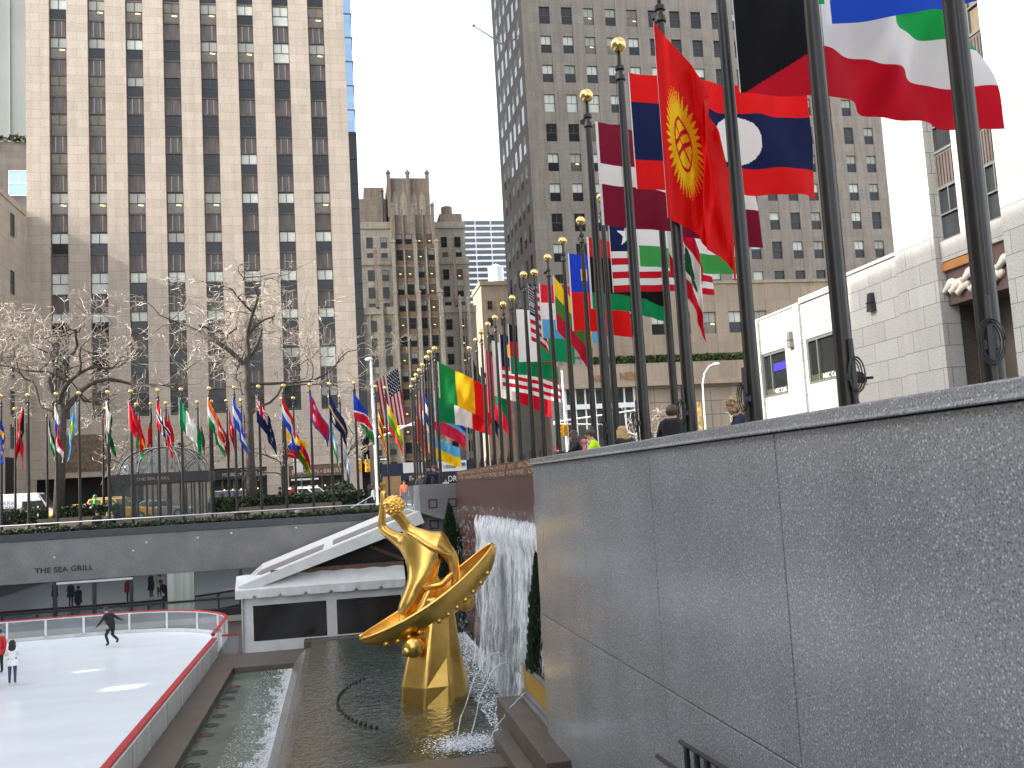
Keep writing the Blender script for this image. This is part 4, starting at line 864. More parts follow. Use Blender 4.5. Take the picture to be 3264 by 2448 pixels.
for w in (W1, W2):
    a, c = w[0], max(w[1], y0); g = MB()
    for q0, q1, z0, z1 in ((c, c+.1, w[2], w[3]), (a-.1, a, w[2], w[3]), (c+.1, a-.1, w[2], w[2]+.12), (c+.1, a-.1, w[3]-.14, w[3]), (a-.95, a-.87, w[2]+.12, w[3]-.14)): g.box(XC+.04, XC+.16, q0, q1, z0, z1)
    g.build('window_frame', m_sash, b); g = MB(); g.poly([(XC+.15, c, w[2]), (XC+.15, a, w[2]), (XC+.15, a, w[3]), (XC+.15, c, w[3])]); g.build('window_glass', M('cafe_glass', (.012, .014, .014), .08), b)
    g = MB(); g.box(XC+.10, XC+.148, c+.1, a-.1, w[2]+.12, w[2]+.42); g.build('sill_band', M('olive_band', (.05, .055, .03), .4), b)
text('NBC Café', .30, b, m_whitec, (XC+.095, W1[0]-.9, W1[2]+.17), (0, -1, 0), width=1.3, depth=.003); text('NBC Café', .30, b, m_whitec, (XC+.095, max(W2[1], y0)+1.5, W2[2]+.17), (0, -1, 0), width=1.3, depth=.003)
g = MB(); g.box(XC+.11, XC+.146, W1[1]+.1, W1[0]-1.0, W1[3]-1.0, W1[3]-.62); g.build('blue_sign', M('blue_sign', (.035, .025, .32), .4), b)
c = onX((2150+1240/3.318)/K, (950+440/3.318)/K, XC); sconce((XC-.002, c.y, c.z), b, M('grey_sconce', (.13, .13, .12), .5))
# ---------------------------------------------------------------- terrace beyond the rink
TZ = -2.05; YW = 61.0
g = MB(); g.poly([(-34, YS+.3, TZ), (3.0, YS+.3, TZ), (3.0, YW, TZ), (-34, YW, TZ)]); tag(g.build('terrace', m_pave), kind='structure')
hedge('low dark clipped hedge along the coping above the restaurant fascia', -34, 2.9, YS+.36, YS+1.15, zf1-.2, onY(0, 1150, YS).z+.03, 9000)
zw = onY(693, 1086, YW).z
pw = thing('planter_wall', 'brown granite planter wall behind the terrace benches', 'wall'); g = MB()
for x0, x1, dz in ((-34, -17.5, -.25), (-17.498, -13.4, 0), (-13.398, -6.2, -.3), (-6.198, .2, 0), (.202, 2.9, -.35)): g.box(x0, x1, YW, YW+.35, TZ, zw+dz)
g.box(-34, 2.9, YW+.35, YW+.6, TZ, -1.31); g.build('wall_face', m_brown, pw)
g = MB(); g.box(-34, 2.9, YW+.351, YW+2.2, -1.302, zw-.4); g.build('soil_bed', m_soil, pw)
for lab, x0, x1, za, zb_, n in (('dark clipped hedge behind the terrace, in front of the white van', -34, -17.4, zw-.3, zw+.62, 3800), ('dark rounded hedge between the two big bare trees', -16.6, -13.0, zw-.3, zw+.62, 1800), ('long dark clipped hedge in front of the parked cars and bakery', -7.6, 1.6, zw-.35, zw+.58, 4200)): hedge(lab, x0, x1, YW+.5, YW+1.9, za, zb_, n, None, .06, .14)
for px, r_ in ((1800, 1.0),):
    pass
c = onY(735, 1060, 66); 
t = thing('bush', 'round dark bush by the trunk of the slender pale tree', 'bush', (c.x, 66, -1.3)); g = MB()
for i in range(2200):
    d = Vector((rnd.gauss(0, 1), rnd.gauss(0, 1), rnd.gauss(0, 1))).normalized(); c2 = Vector((0, 0, 1.1))+Vector((d.x*1.05, d.y*1.0, d.z*.9))*rnd.uniform(.75, 1.05); a = Vector((rnd.gauss(0, 1), rnd.gauss(0, 1), rnd.gauss(0, 1))).normalized()*.11; e = a.cross(d).normalized()*.06 if a.cross(d).length > 1e-4 else Vector((.05, 0, 0)); g.poly([c2-a, c2-e, c2+a, c2+e])
g.build('foliage', m_hedge, t, merge=False); g = MB(); g.ball((0, 0, 1.1), .8, 10); g.build('shadow_core', m_core, t)
# pale rope rail and its posts
rr = thing('rope_rail', 'thin pale rail running along the far terrace behind the low hedge', 'rail'); z_ = onY(300, 1119, 57.4).z; g = MB(); g.tube([(-34, 57.4, z_), (2.8, 57.4, z_)], .03, 5); g.build('rail', m_white, rr)
for i in range(13): g = MB(); g.tube([(-33+2.9*i, 57.4, TZ), (-33+2.9*i, 57.4, z_)], .025, 5); g.build('post', m_bronze, rr)
def bench(x, label):
    t = thing('park_bench', label, 'bench', (x, 59.6, TZ), 0, 'slatted benches on the terrace'); g = MB()
    for i in range(26): g.box(-1.5+.115*i, -1.5+.115*i+.07, .32, .36, .45, 1.0)
    g.box(-1.55, 1.55, .30, .38, 1.0, 1.07); g.box(-1.55, 1.55, .305, .375, .40, .449); g.build('backrest', M('weathered_teak', (.25, .20, .17), .7, var=.2) if 'weathered_teak' not in bpy.data.materials else bpy.data.materials['weathered_teak'], t)
    g = MB()
    for i in range(4): g.box(-1.5, 1.5, -.2+.125*i, -.2+.125*i+.1, .42, .45)
    g.build('seat', bpy.data.materials['weathered_teak'], t)
    for sx in (-1.5, 1.44):
        for yy in (-.2, .3): g = MB(); g.box(sx, sx+.06, yy, yy+.06 if yy < 0 else yy+.02, 0, .42); g.build('leg', bpy.data.materials['weathered_teak'], t)
    return t
bench(onY(55, 1140, 59.6).x, 'slatted wooden bench on the terrace below the white van'); bench(onY(135, 1135, 59.6).x, 'slatted wooden bench just left of the seated group in dark coats')
bench(onY(480, 1128, 59.6).x, 'slatted wooden bench in front of the glass pavilion, its left one'); bench(onY(562, 1122, 59.6).x, 'slatted wooden bench at the foot of the right-hand big tree')
g = MB()
for i in range(3): 
    c = onY((600+903*650/2212+ (128*i)*650/2212)/K, (1450+630*450/1531)/K, 60.6)
for i, px in enumerate((593, 619, 643)):
    c = onY(px, 1106, 60.2); tag((lambda g: (g.lathe([(.30, 0), (.26, .5), (.2, 1.0), (.05, 1.08), (0, 1.08)], 12), g)[1])(MB()).build('clear_cover', m_acr, None, 60, (c.x, 60.2, TZ)), ['clear plastic cover standing on the terrace, left one of three', 'clear plastic cover standing on the terrace, middle one of three', 'clear plastic cover standing on the terrace, right one of three'][i], 'cover', 'clear covers on the terrace')
# stair rails down to the terrace
sr = thing('stair_rail', 'pair of pale slanting stair rails beside the woman in a white jacket', 'stair rail'); 
for dx in (0, .5): a = onY(752, 1101, 57.6+dx); b_ = onY(802, 1072, 57.6+dx); g = MB(); g.tube([a, b_], .03, 5); g.build('rail', m_alu, sr)
# ---------------------------------------------------------------- flagpoles
def pole_proto(H, r, cleat):
    t = link('flagpole', None); g = MB(); g.tube([(0, 0, 0), (0, 0, H*.5), (0, 0, H-.62)], [r, r*.92, r*.62], 14); g.build('shaft', m_bronze, t, 60)
    g = MB(); g.lathe([(r*.62, H-.64), (r*.95, H-.62), (r*.95, H-.55), (r*.6, H-.52), (r*.6, H-.46), (r*.9, H-.44), (r*.9, H-.38), (r*.45, H-.35), (r*.3, H-.14), (0.001, H-.12)], 10); g.box(-.16, -.02, -.03, .03, H-.52, H-.44); g.build('truck', m_bronze, t, 50)
    g = MB(); g.ball((0, 0, H), .135, 14); g.build('finial_ball', m_ball, t, 180)
    if cleat:
        g = MB(); g.prism([(-.022, 1.12), (.022, 1.12), (.03, 1.42), (.022, 1.80), (-.022, 1.80), (-.03, 1.42)], -r-.05, -r-.02); g.box(-.05, .05, -r-.03, -r+.02, 1.38, 1.46); bevel(g.build('cleat', m_black, t), .008, 1)
        g = MB()
        for q in range(5):
            n = 18; g.tube([((.062+.008*q)*math.cos(2*math.pi*i/n)+.012*(q % 2), -r-.045-.010*q, 1.44+(.135+.010*q)*math.sin(2*math.pi*i/n)) for i in range(n+1)], .0055, 5)
        g.build('rope_coil', m_black, t, 180); g = MB(); g.tube([(.02, -r-.03, 1.6), (.03, -r*.8-.02, H-.6)], .004, 4); g.build('halyard', m_bronze, t)
    return t
P1 = [(4.95, y) for y in (6.47, 8.6, 10.72, 12.85, 14.9, 17.03)]
P2 = [(6.92, y) for y in (18.8, 20.9, 23.05, 25.2, 27.4, 29.5, 31.65)] + [(6.60, 31.95)] + [(6.95, 36.1), (6.8, 37.3), (6.97, 40.4), (6.92, 42.1), (6.93, 44.2), (7.05, 46.7), (7.08, 49.5)]
P3 = [(4.78, 45.1), (4.65, 46.3), (4.69, 48.15), (4.72, 51.2), (4.75, 53.5), (4.74, 55.7), (4.77, 58.1), (4.94, 62.2)]
PL = [(x, 58) for x in (-18.5, -17.08, -15.59, -14.38, -12.81, -11.56, -10.07, -8.79, -7.21, -5.79, -4.41, -2.96, -1.43, -.28, 1.2)]
PB = [(x, 65.9) for x in (-20.2, -18.3, -14.9, -12.8, -11.9, -10.95, -8.95, -8.07, -7.08, -6.15, -3.5, -2.75, -.35, .35)] + [(2.55, 60.5), (3.2, 61.5)]
ordn = ['nearest', 'second', 'third', 'fourth', 'fifth', 'sixth', 'seventh', 'eighth', 'ninth', 'tenth', 'eleventh', 'twelfth', 'thirteenth', 'fourteenth', 'fifteenth', 'sixteenth']
def row(pts, z0, zt, r, grp, lab, cleat):
    p = pole_proto(zt-z0, r, cleat); KID.clear()
    for i, (x, y) in enumerate(pts):
        o = p if i == 0 else copy_tree(p); o.location = (x, y, z0); o.rotation_euler = (0, 0, R([-30, 8, -75, -60, -80, -50, -70][i % 7] + rnd.uniform(-8, 8)) if cleat else 0)
        tag(o, lab(i), 'flagpole', grp)
row(P1, -.6, 7.25, .092, 'flagpoles along the granite parapet', lambda i: f'thick dark bronze flagpole behind the granite parapet, {ordn[i]} from the right', True)
row(P2, -.6, 7.1, .085, 'flagpoles set back behind the red wall', lambda i: f'dark bronze flagpole set back behind the red wall, {ordn[i]} along its row', True)
row(P3, -1.3, 6.5, .08, 'flagpoles beyond the grey pier', lambda i: f'slim dark flagpole in the cluster beyond the grey pier, {ordn[i]} along', False)
row(PL, TZ, 6.42, .085, 'flagpoles on the far terrace', lambda i: f'dark gold-topped flagpole on the far terrace, {ordn[i] if i else "first"} from the left', False)
row(PB, -1.3, 6.42, .08, 'flagpoles along the far street', lambda i: f'dark flagpole in the back row along the far street, {ordn[i] if i else "first"} from the left', False)
# ---------------------------------------------------------------- flags
cR, cB, cN, cG, cW, cY, cK, cS, cM, cO, cD = [h2l(x) for x in ('#c81128', '#1740a8', '#141d48', '#0b7a44', '#e8e6e2', '#f0c414', '#141416', '#5fa9d6', '#7d1430', '#e2641c', '#0c5130')]
cRR = h2l('#e01414'); cGG = h2l('#46963c')
def H_(*cs, w=None):
    if not w: w = [1]*len(cs)
    tot = sum(w); e = []; a = 0
    for q in w: a += q/tot; e.append(a)
    def f(u, v):
        for c, q in zip(cs, e):
            if v <= q: return c
        return cs[-1]
    return f
def V_(*cs): return lambda u, v: cs[min(len(cs)-1, int(u*len(cs)))]
def star(x, y, r, n=5, k=.40):
    def f(u, v, asp=1.6):
        dx, dy = (u-x)*asp, v-y; d = math.hypot(dx, dy); s_ = math.pi/n; a = math.atan2(dx, -dy) % (2*s_); a = min(a, 2*s_-a)
        x2, y2 = k*r*math.cos(s_), k*r*math.sin(s_); px, py = d*math.cos(a), d*math.sin(a)
        return (x2-r)*py-y2*(px-r) > 0
    return f
def disc(x, y, r, asp=1.6): return lambda u, v: ((u-x)*asp)**2+(v-y)**2 < r*r
def over(base, *lay):
    def f(u, v):
        c = base(u, v)
        for test, col in lay:
            if test(u, v): c = col
        return c
    return f
def solid(c): return lambda u, v: c
def usa(u, v):
    if u < .4 and v < 7/13:
        for r_ in range(9):
            n = 6 if r_ % 2 == 0 else 5
            for q in range(n):
                x = .4*((q*2+1+(r_ % 2))/12); y = 7/13*((r_+1)/10)
                if ((u-x)*1.7)**2+(v-y)**2 < .00042: return cW
        return cN
    return cR if int(v*13) % 2 == 0 else cW
def kuwait(u, v):
    if u < .28 and u/.28 < min(v, 1-v)*3+.0001 + 0: pass
    if u < .27*(1 if 1/3 <= v <= 2/3 else (v*3 if v < 1/3 else (1-v)*3)) + 0.02: return cK
    return (cGG if False else h2l('#1ea34d')) if v < 1/3 else (cW if v < 2/3 else cR)
def kyrgyz(u, v):
    dx, dy = (u-.27)*1.6, v-.54; d = math.hypot(dx, dy); a = math.atan2(dy, dx)
    if d < .19:
        if .125 < d < .145: return cR
        if d <= .125 and (abs(dx*.5+dy-.02) < .014 or abs(dx*.5+dy+.05) < .014 or abs(dx*.9-dy) < .014): return cR
        return cY
    return cY if d < .20+.10*abs(((a*20/math.pi) % 1)-.5)*2 else cRR
def lebanon(u, v):
    x, y = (u-.5)*1.6, v-.5
    if -.23 < y < .17:
        f_ = (y+.23)/.40; w = .03+.27*f_**.8*(.72+.28*abs(math.sin(f_*9)))
        if abs(x) < w: return cD
    if .17 <= y < .24 and abs(x) < .05: return cD
    return cR if (v < .25 or v > .75) else cW
def nepal(u, v):
    e = 1-.0*v
    if u > (1-2*abs(v-.25)) and v < .5 and False: return None
    b = .09
    if u < b*.6 or v < b or v > 1-b or u > .9: return cB
    if star(.25, .68, .16, 12, .6)(u, v) or disc(.25, .26, .09)(u, v): return cW
    return h2l('#c21a3a')
def union(u, v):
    a, b_ = u/.5, v/.5
    if abs(a-.5) < .1 or abs(b_-.5) < .1: return cR
    if abs(a-.5) < .18 or abs(b_-.5) < .18: return cW
    if abs(a-b_) < .06 or abs(a+b_-1) < .06: return cR
    if abs(a-b_) < .16 or abs(a+b_-1) < .16: return cW
    return cN
def nz(u, v):
    if u < .5 and v < .5: return union(u, v)
    for x, y in ((.75, .25), (.65, .45), (.86, .42), (.75, .78)):
        if star(x, y, .07)(u, v): return cR if star(x, y, .045)(u, v) else cW
    return cN
def norway(u, v):
    if abs(u-.36) < .045 or abs(v-.5) < .07: return cN
    if abs(u-.36) < .095 or abs(v-.5) < .14: return cW
    return cR
def namibia(u, v):
    d = v+u-1
    if abs(d) < .19: return h2l('#d21a3c')
    if abs(d) < .25: return cW
    return cB if d < 0 else h2l('#2c7a3e')
def png(u, v): return (cR if v < u else (cW if star(.3, .72, .09)(u, v) else cK))
def malaysia(u, v):
    if u < .5 and v < 8/14: return cY if disc(.2, .28, .15)(u, v) and not disc(.25, .28, .13)(u, v) or star(.33, .28, .13, 14, .5)(u, v) else cN
    return cR if int(v*14) % 2 == 0 else cW
def panama(u, v): return (cW if u < .5 else cR) if v < .5 else (cB if u < .5 else cW)
def lines(n, a, b_): return lambda u, v: a if int(v*n) % 2 == 0 else b_
def liberia(u, v):
    if u < .36 and v < 5/11: return cW if star(.18, 2.5/11, .17)(u, v) else cN
    return cR if int(v*11) % 2 == 0 else cW
def seychelles(u, v): return cY if u > v*2 else cG
def uruguay(u, v): return cW if (u < .35 and v < .5) else (cW if int(v*9) % 2 == 0 else cS)
cloth_n = 0
def flag(label, p, Hh, L, design, az=0, th=(10, 30), amp=.12, wv=1.4, ph=0, n=(44, 26), group='flags', taper=.05, skew=.35, strip=True, twist=0):
    nx, ny = n; d = Vector((math.cos(R(az)), math.sin(R(az)), 0)); nrm = Vector((-d.y, d.x, 0)); g = MB(); q = Vector((0, 0, 0)); cols = []; ids = []
    r2 = random.Random(sum((q+1)*ord(ch_) for q, ch_ in enumerate(label))); ph2 = r2.uniform(0, 6.3)
    for i in range(nx+1):
        u = i/nx; t = R(th[0]+(th[1]-th[0])*u + 5*math.sin(u*7+ph)*u)
        if i: q = q + (d*math.cos(t) - Vector((0, 0, 1))*math.sin(t))*(L/nx)
        col = []
        for j in range(ny+1):
            v = j/ny; A = amp*min(1, u*2.2)
            off = A*math.sin(2*math.pi*(wv*u+skew*v)+ph) + .45*A*math.sin(2*math.pi*(wv*2.3*u-.6*v)+ph2) + .16*A*math.sin(2*math.pi*(wv*5.2*u+1.3*v)+ph2*2)
            along = twist*u*(v-.5)*Hh
            pt = q + nrm*off + d*(along + .25*A*math.cos(2*math.pi*(wv*u+skew*v)+ph)) - Vector((0, 0, 1))*(v*Hh*(1-taper*u) + .12*A*math.sin(2*math.pi*(wv*u*1.4+.8*v)+ph))
            col.append(len(g.v)); g.v.append(tuple(pt))
        ids.append(col)
    for i in range(nx):
        for j in range(ny):
            g.f.append((ids[i][j], ids[i][j+1], ids[i+1][j+1], ids[i+1][j])); g.m.append(0)
            c = cW if (strip and i == 0) else design((i+.5)/nx, (j+.5)/ny); cols.append(c)
    me = g.mesh('flag', m_flag, 180, merge=False); at = me.color_attributes.new('Col', 'FLOAT_COLOR', 'CORNER')
    k = 0
    # recalc may flip winding but keeps polygon order
    for pi, pol in enumerate(me.polygons):
        for li in pol.loop_indices: at.data[li].color = (*cols[pi], 1)
    o = link('flag', me, None, p); return tag(o, label, 'flag', group)
def hoist(i, row, x, y): return onX(x, y, row[i][0]-.0)
GR = 'flags flying over the parapet'
def rf(label, pole, ytop, ybot, L, design, dx=.13, **kw):
    """flag on a pole of the right-hand rows: photo heights of its hoist give its size"""
    x, y = pole; base = Vector((x, y, 0)); D = base.dot(FW)
    # find z whose projection has the given photo height
    def zof(py):
        lo, hi = -3, 14
        for _ in range(40):
            m = (lo+hi)/2; v = Vector((x+dx, y-.03, m)); yy = ((-(v.dot(UP))/v.dot(FW))*FPX+1224)/K
            if yy > py: lo = m
            else: hi = m
        return (lo+hi)/2
    zt, zb = zof(ytop), zof(ybot); return flag(label, (x+dx, y-.03, zt), zt-zb, L, design, group=GR, **kw)
rf('dark blue flag cut off by the top of the photo', P1[1], -345, 52, 2.9, solid(h2l('#1746b8')), th=(-2, -22), amp=.12, wv=1.1, ph=.5)
rf('huge black, green, white and red flag flying at the top right', P1[2], -118, 200, 3.55, kuwait, th=(5, 15), amp=.27, wv=1.15, ph=1.1, n=(230, 140))
rf('crimson flag with a golden sun hanging furled in front of the blue and red one', P1[3], 45, 470, 2.15, kyrgyz, th=(56, 74), amp=.20, wv=1.5, ph=2.2, n=(200, 140), az=-42, taper=.3, dx=-.13)
rf('red, dark blue and red flag with a large white disc', P1[4], 157, 408, 3.2, over(H_(cRR, cN, cRR, w=[1, 2, 1]), (disc(.60, .5, .22), cW)), th=(6, 3), amp=.14, wv=1.2, ph=2.6, n=(200, 120))
rf('maroon flag with a narrow white middle stripe', P1[5], 262, 486, 3.25, H_(cM, cW, cM, w=[2, 1, 2]), th=(8, 14), amp=.17, wv=1.2, ph=.4, n=(60, 50))
rf('white flag with a green cedar between red bands, hanging limp', P2[0], 405, 590, 1.9, lebanon, th=(60, 76), amp=.12, wv=1.0, ph=.3, n=(130, 90), taper=.1, dx=.1)
rf('blue, white and green striped flag flying behind the crimson one', P2[1], 425, 575, 2.6, H_(h2l('#1f46a8'), cW, h2l('#3f9a4a'), w=[3, 4, 3]), th=(6, 12), amp=.16, wv=1.2, ph=2, n=(60, 40))
rf('flag with one white star on navy and red and white stripes', P2[2], 470, 632, 2.75, liberia, th=(0, 9), amp=.10, wv=1.0, ph=1, n=(160, 110))
rf('red, black and green banded flag', P2[3], 512, 667, 2.35, H_(h2l('#c8141e'), cK, h2l('#0e8a50'), w=[1, 2, 1]), th=(5, 22), amp=.15, wv=1.2, ph=.2)
rf('blue over red flag with a small gold crown', P2[4], 547, 715, 1.9, over(H_(h2l('#1c3fc0'), cRR), (disc(.25, .28, .09), cY)), th=(4, 20), amp=.12, wv=1.1, ph=1.2)
rf('yellow, green and red flag hanging limp', P2[5], 595, 712, 2.2, H_(cY, h2l('#4a7a34'), h2l('#b81e34')), th=(48, 66), amp=.12, wv=1.0, ph=.8)
rf('red, white and light blue banded flag', P2[6], 613, 730, 2.1, H_(h2l('#d81e34'), cW, cS), th=(6, 16), amp=.13, wv=1.2, ph=2)
rf('starred and striped flag hanging limp on a pole above the red wall', P2[7], 610, 735, .9, usa, th=(30, 60), amp=.10, wv=.8, ph=1, n=(60, 40))
rf('flag with a white hoist band beside red and green bands', P2[8], 668, 782, 2.3, lambda u, v: cW if u < .34 else (cR if v < .5 else h2l('#0d8a55')), th=(2, 10), amp=.12, wv=1.0, ph=.4)
rf('black, red and green flag flying low behind the white one', P2[9], 700, 808, 2.0, H_(cK, cR, h2l('#0d8a55')), th=(8, 20), amp=.14, wv=1.2, ph=1.3)
rf('red and white striped flag with a dark canton and yellow crescent', P2[10], 722, 842, 2.7, malaysia, th=(10, 26), amp=.13, wv=1.3, ph=.2, n=(56, 42))
rf('white and red flag flying above the red wall', P2[11], 735, 855, 2.9, V_(cW, cR, cR), th=(18, 34), amp=.13, wv=1.1, ph=1.0)
rf('red flag with a green rectangle hanging limp', P2[12], 752, 890, 2.3, lambda u, v: h2l('#0d7a4c') if (.25 < u < .8 and .25 < v < .75) else h2l('#d81e3c'), th=(50, 70), amp=.12, wv=1, ph=.5)
rf('dark blue flag with an orange and white diagonal hanging limp', P2[13], 790, 890, 1.7, lambda u, v: cO if abs(v+u*.6-.9) < .09 else (cW if abs(v+u*.6-1.07) < .08 else (cW if disc(.2, .2, .1)(u, v) else cN)), th=(55, 72), amp=.10, wv=1, ph=2)
rf('dark green flag hanging straight down', P2[14], 772, 868, 1.8, solid(h2l('#1c3a22')), th=(66, 80), amp=.10, wv=1, ph=1)
GC = 'flags on the cluster beyond the pier'
def cf(label, pole, zt, Hh, L, design, **kw): return flag(label, (pole[0]+.1, pole[1]-.03, zt), Hh, L, design, group=GC, **kw)
cf('green, yellow and red flag flying out from the pole cluster', P3[0], 5.9, 1.75, 2.9, V_(h2l('#15803c'), h2l('#f0b412'), cRR), th=(28, 34), amp=.14, wv=1.0, ph=.5)
cf('green, white and red flag below the green and yellow one', P3[1], 4.6, 1.5, 2.9, V_(h2l('#0c7a4c'), cW, cRR), th=(10, 26), amp=.14, wv=1.1, ph=1.5)
cf('blue and pink-red banded flag flying low from the pole cluster', P3[2], 4.0, 1.15, 2.1, H_(cB, cS, h2l('#d2284c'), w=[1, 1, 3]), th=(28, 44), amp=.12, wv=1.0, ph=.3)
cf('pale blue and yellow flag curling at the foot of the pole cluster', P3[3], 2.9, 1.1, 2.0, H_(cS, cY), th=(44, 12), amp=.2, wv=1.0, ph=2.5)
cf('white over blue flag hanging limp in the pole cluster', P3[4], 5.6, 1.7, 1.6, H_(cB, cW, cB), th=(66, 80), amp=.1, ph=1)
cf('red over white flag hanging limp in the pole cluster', P3[5], 5.6, 1.7, 2.2, H_(h2l('#d21432'), cW), th=(60, 74), amp=.12, ph=.2)
cf('red flag with gold pattern hanging limp in the pole cluster', P3[6], 5.3, 1.8, 2.0, over(solid(h2l('#c21422')), (lambda u, v: u > .25 and u < .75 and int(v*9) % 2 == 0, h2l('#d89a20'))), th=(66, 78), amp=.1, ph=2)
cf('red flag with a gold edge hanging limp behind the pole cluster', P3[7], 4.9, 1.8, 2.0, over(solid(h2l('#c81a28')), (lambda u, v: v < .08 or v > .92, cY)), th=(64, 76), amp=.1, ph=1)
GL = 'flags hanging on the far terrace'
def lf(i, label, design, L=2.4, th=(66, 75), **kw):
    x, y = PL[i]; return flag(label, (x-.12+rnd.uniform(-.06, .06), y-.12, 5.98), 1.62, L, design, group=GL, th=th, amp=kw.pop('amp', .19), wv=kw.pop('wv', 1.25), ph=kw.pop('ph', rnd.uniform(0, 6)), az=kw.pop('az', -12), taper=.3, n=kw.pop('n', (40, 26)), **kw)
lf(0, 'blue and yellow flag at the left edge of the photo', H_(cB, h2l('#e8b83c'), cB), th=(78, 84))
lf(1, 'red and black diagonal flag with white stars', png, th=(76, 84), n=(60, 44), az=-160); lf(2, 'half and half black, white and green flag', H_(cK, cW, h2l('#0d7a44')), th=(72, 80)) if 0 else None
lf(2, 'white flag quartered with red and blue', panama, th=(78, 84)); lf(3, 'sky blue flag with a big yellow disc', over(solid(h2l('#4aa3d8')), (disc(.43, .5, .3), h2l('#f2e00a'))), th=(76, 84), az=-150)
lf(4, 'dark green flag with a white hoist band', lambda u, v: cW if u < .36 else (cW if disc(.66, .45, .16)(u, v) and not disc(.69, .42, .14)(u, v) else cD), th=(76, 82)); lf(5, 'crimson, white and green flag with a red hoist band', lambda u, v: cR if u < .34 or .38 < v < .66 else (h2l('#c01a34') if v < .4 else h2l('#2f8a4a')), th=(68, 73), L=2.7)
lf(6, 'red flag with a navy and white cross', norway, n=(60, 44), th=(66, 71), L=2.7); lf(7, 'green, white and green vertical banded flag', V_(h2l('#0b7d50'), cW, h2l('#0b7d50')), th=(58, 65), L=2.9)
lf(8, 'red, white and green banded flag', H_(cO, cW, h2l('#15803c')), th=(68, 73), L=2.7); lf(9, 'blue, white and blue banded flag', H_(h2l('#2350c8'), cW, h2l('#2350c8')), th=(70, 75), L=2.5)
lf(10, 'navy flag with a union cross canton and red stars', nz, n=(72, 50), th=(62, 69), L=2.8); lf(11, 'red, white and blue banded flag', H_(cR, cW, h2l('#2350c8')), th=(68, 73), L=2.6)
lf(12, 'crimson flag edged blue with a white sun and moon', nepal, n=(60, 44), th=(60, 69), L=2.5); lf(13, 'dark blue flag with a yellow stripe and white star', over(solid(h2l('#16245c')), (lambda u, v: .46 < v < .56, cY), (star(.25, .76, .16, 12, .55), cW)), n=(60, 44), th=(62, 71), L=2.7)
lf(14, 'blue, red and green flag with a white edged diagonal', namibia, n=(60, 44), th=(58, 67), L=2.6)
GB = 'flags hanging along the far street'
def bf(i, label, design, th=(76, 84), zt=5.95, **kw): x, y = PB[i]; return flag(label, (x+.1, y-.05, zt), 1.7, kw.pop('L', 2.3), design, group=GB, th=th, amp=.12, ph=rnd.uniform(0, 6), taper=.25, n=(30, 20), **kw)
bf(0, 'plain red flag at the far left of the back row', over(solid(cR), (disc(.3, .4, .15), cW))); bf(1, 'black, white and green flag in the back row', H_(cK, cW, h2l('#0d7a44')))
bf(2, 'white and blue flag behind the sky blue one', H_(cR, cW, cN)); bf(3, 'red and yellow flag behind the glass pavilion', H_(cR, cY, cR)); bf(4, 'orange-red flag with a black corner', lambda u, v: cK if u+v < .5 else cRR, az=-170); bf(5, 'red flag with a small white emblem', over(solid(h2l('#c21a2c')), (disc(.4, .4, .1), cW)))
bf(6, 'maroon flag with a white hoist band', lambda u, v: cW if u < .2+.04*abs(((v*9) % 1)-.5) else cM, th=(80, 86)); bf(7, 'red flag with a large white crescent disc', over(solid(h2l('#b01a2c')), (disc(.5, .5, .3), cW), (disc(.53, .5, .2), cR)), th=(62, 72), L=2.6); bf(8, 'red flag with a white crescent', over(solid(h2l('#c8142a')), (disc(.35, .5, .2), cW), (disc(.4, .5, .16), cR))); bf(9, 'green flag with a maroon band by the hoist', lambda u, v: cM if .1 < u < .3 else h2l('#128a3c'))
bf(10, 'yellow, blue and red flag beside the bakery sign', H_(cY, cB, cR), zt=4.2, th=(24, 40), L=1.7); bf(11, 'red and green flag with a yellow edge beside the bakery sign', lambda u, v: cY if abs(v-.5) < .06 else (cR if v < .5 else h2l('#4d7a1e')), zt=4.2, th=(64, 70)); bf(12, 'blue, white and green flag by the slender pale tree', H_(cS, cW, h2l('#118a4a')), zt=4.6); bf(13, 'white and blue striped flag by the slender pale tree', uruguay, zt=3.9)
bf(14, 'black, yellow and red striped flag by the white lamp post', lambda u, v: [cK, cY, cR][int(v*6) % 3], zt=5.2); bf(15, 'yellow, green and red flag right of the white lamp post', H_(cY, h2l('#44a43c'), h2l('#e2503c')), zt=5.4, th=(62, 72))
# big striped flag on a slanting pole from the corner of the slab
fp = thing('slanting_flagpole', 'slanting flagpole reaching out over the street from the corner of the tan slab', 'flagpole'); a = onY(790, 838, 93); b_ = onY(866, 786, 92); g = MB(); g.tube([a, b_], [.09, .05], 8); g.build('shaft', m_alu, fp); g = MB(); g.ball(a, .16, 8); g.build('finial_ball', m_ball, fp)
o = flag('large starred and striped flag on the slanting pole at the street corner', (0, 0, 0), 1, 1, usa, n=(96, 65), amp=0); me = o.data; a0 = onY(868-9, 793, 92); e1 = onY(812, 820, 92.6); bot = onY(876, 905, 92); nx, ny = 96, 65
for i in range(nx+1):
    for j in range(ny+1):
        u, v = i/nx, j/ny; p = a0 + (e1-a0)*v + (bot-onY(858, 797, 92)-Vector((0, 0, .6)))*u*1.06 + Vector((.0, .28*u*math.sin(v*7+u*3), .25*u*math.sin(v*9))); me.vertices[i*(ny+1)+j].co = p
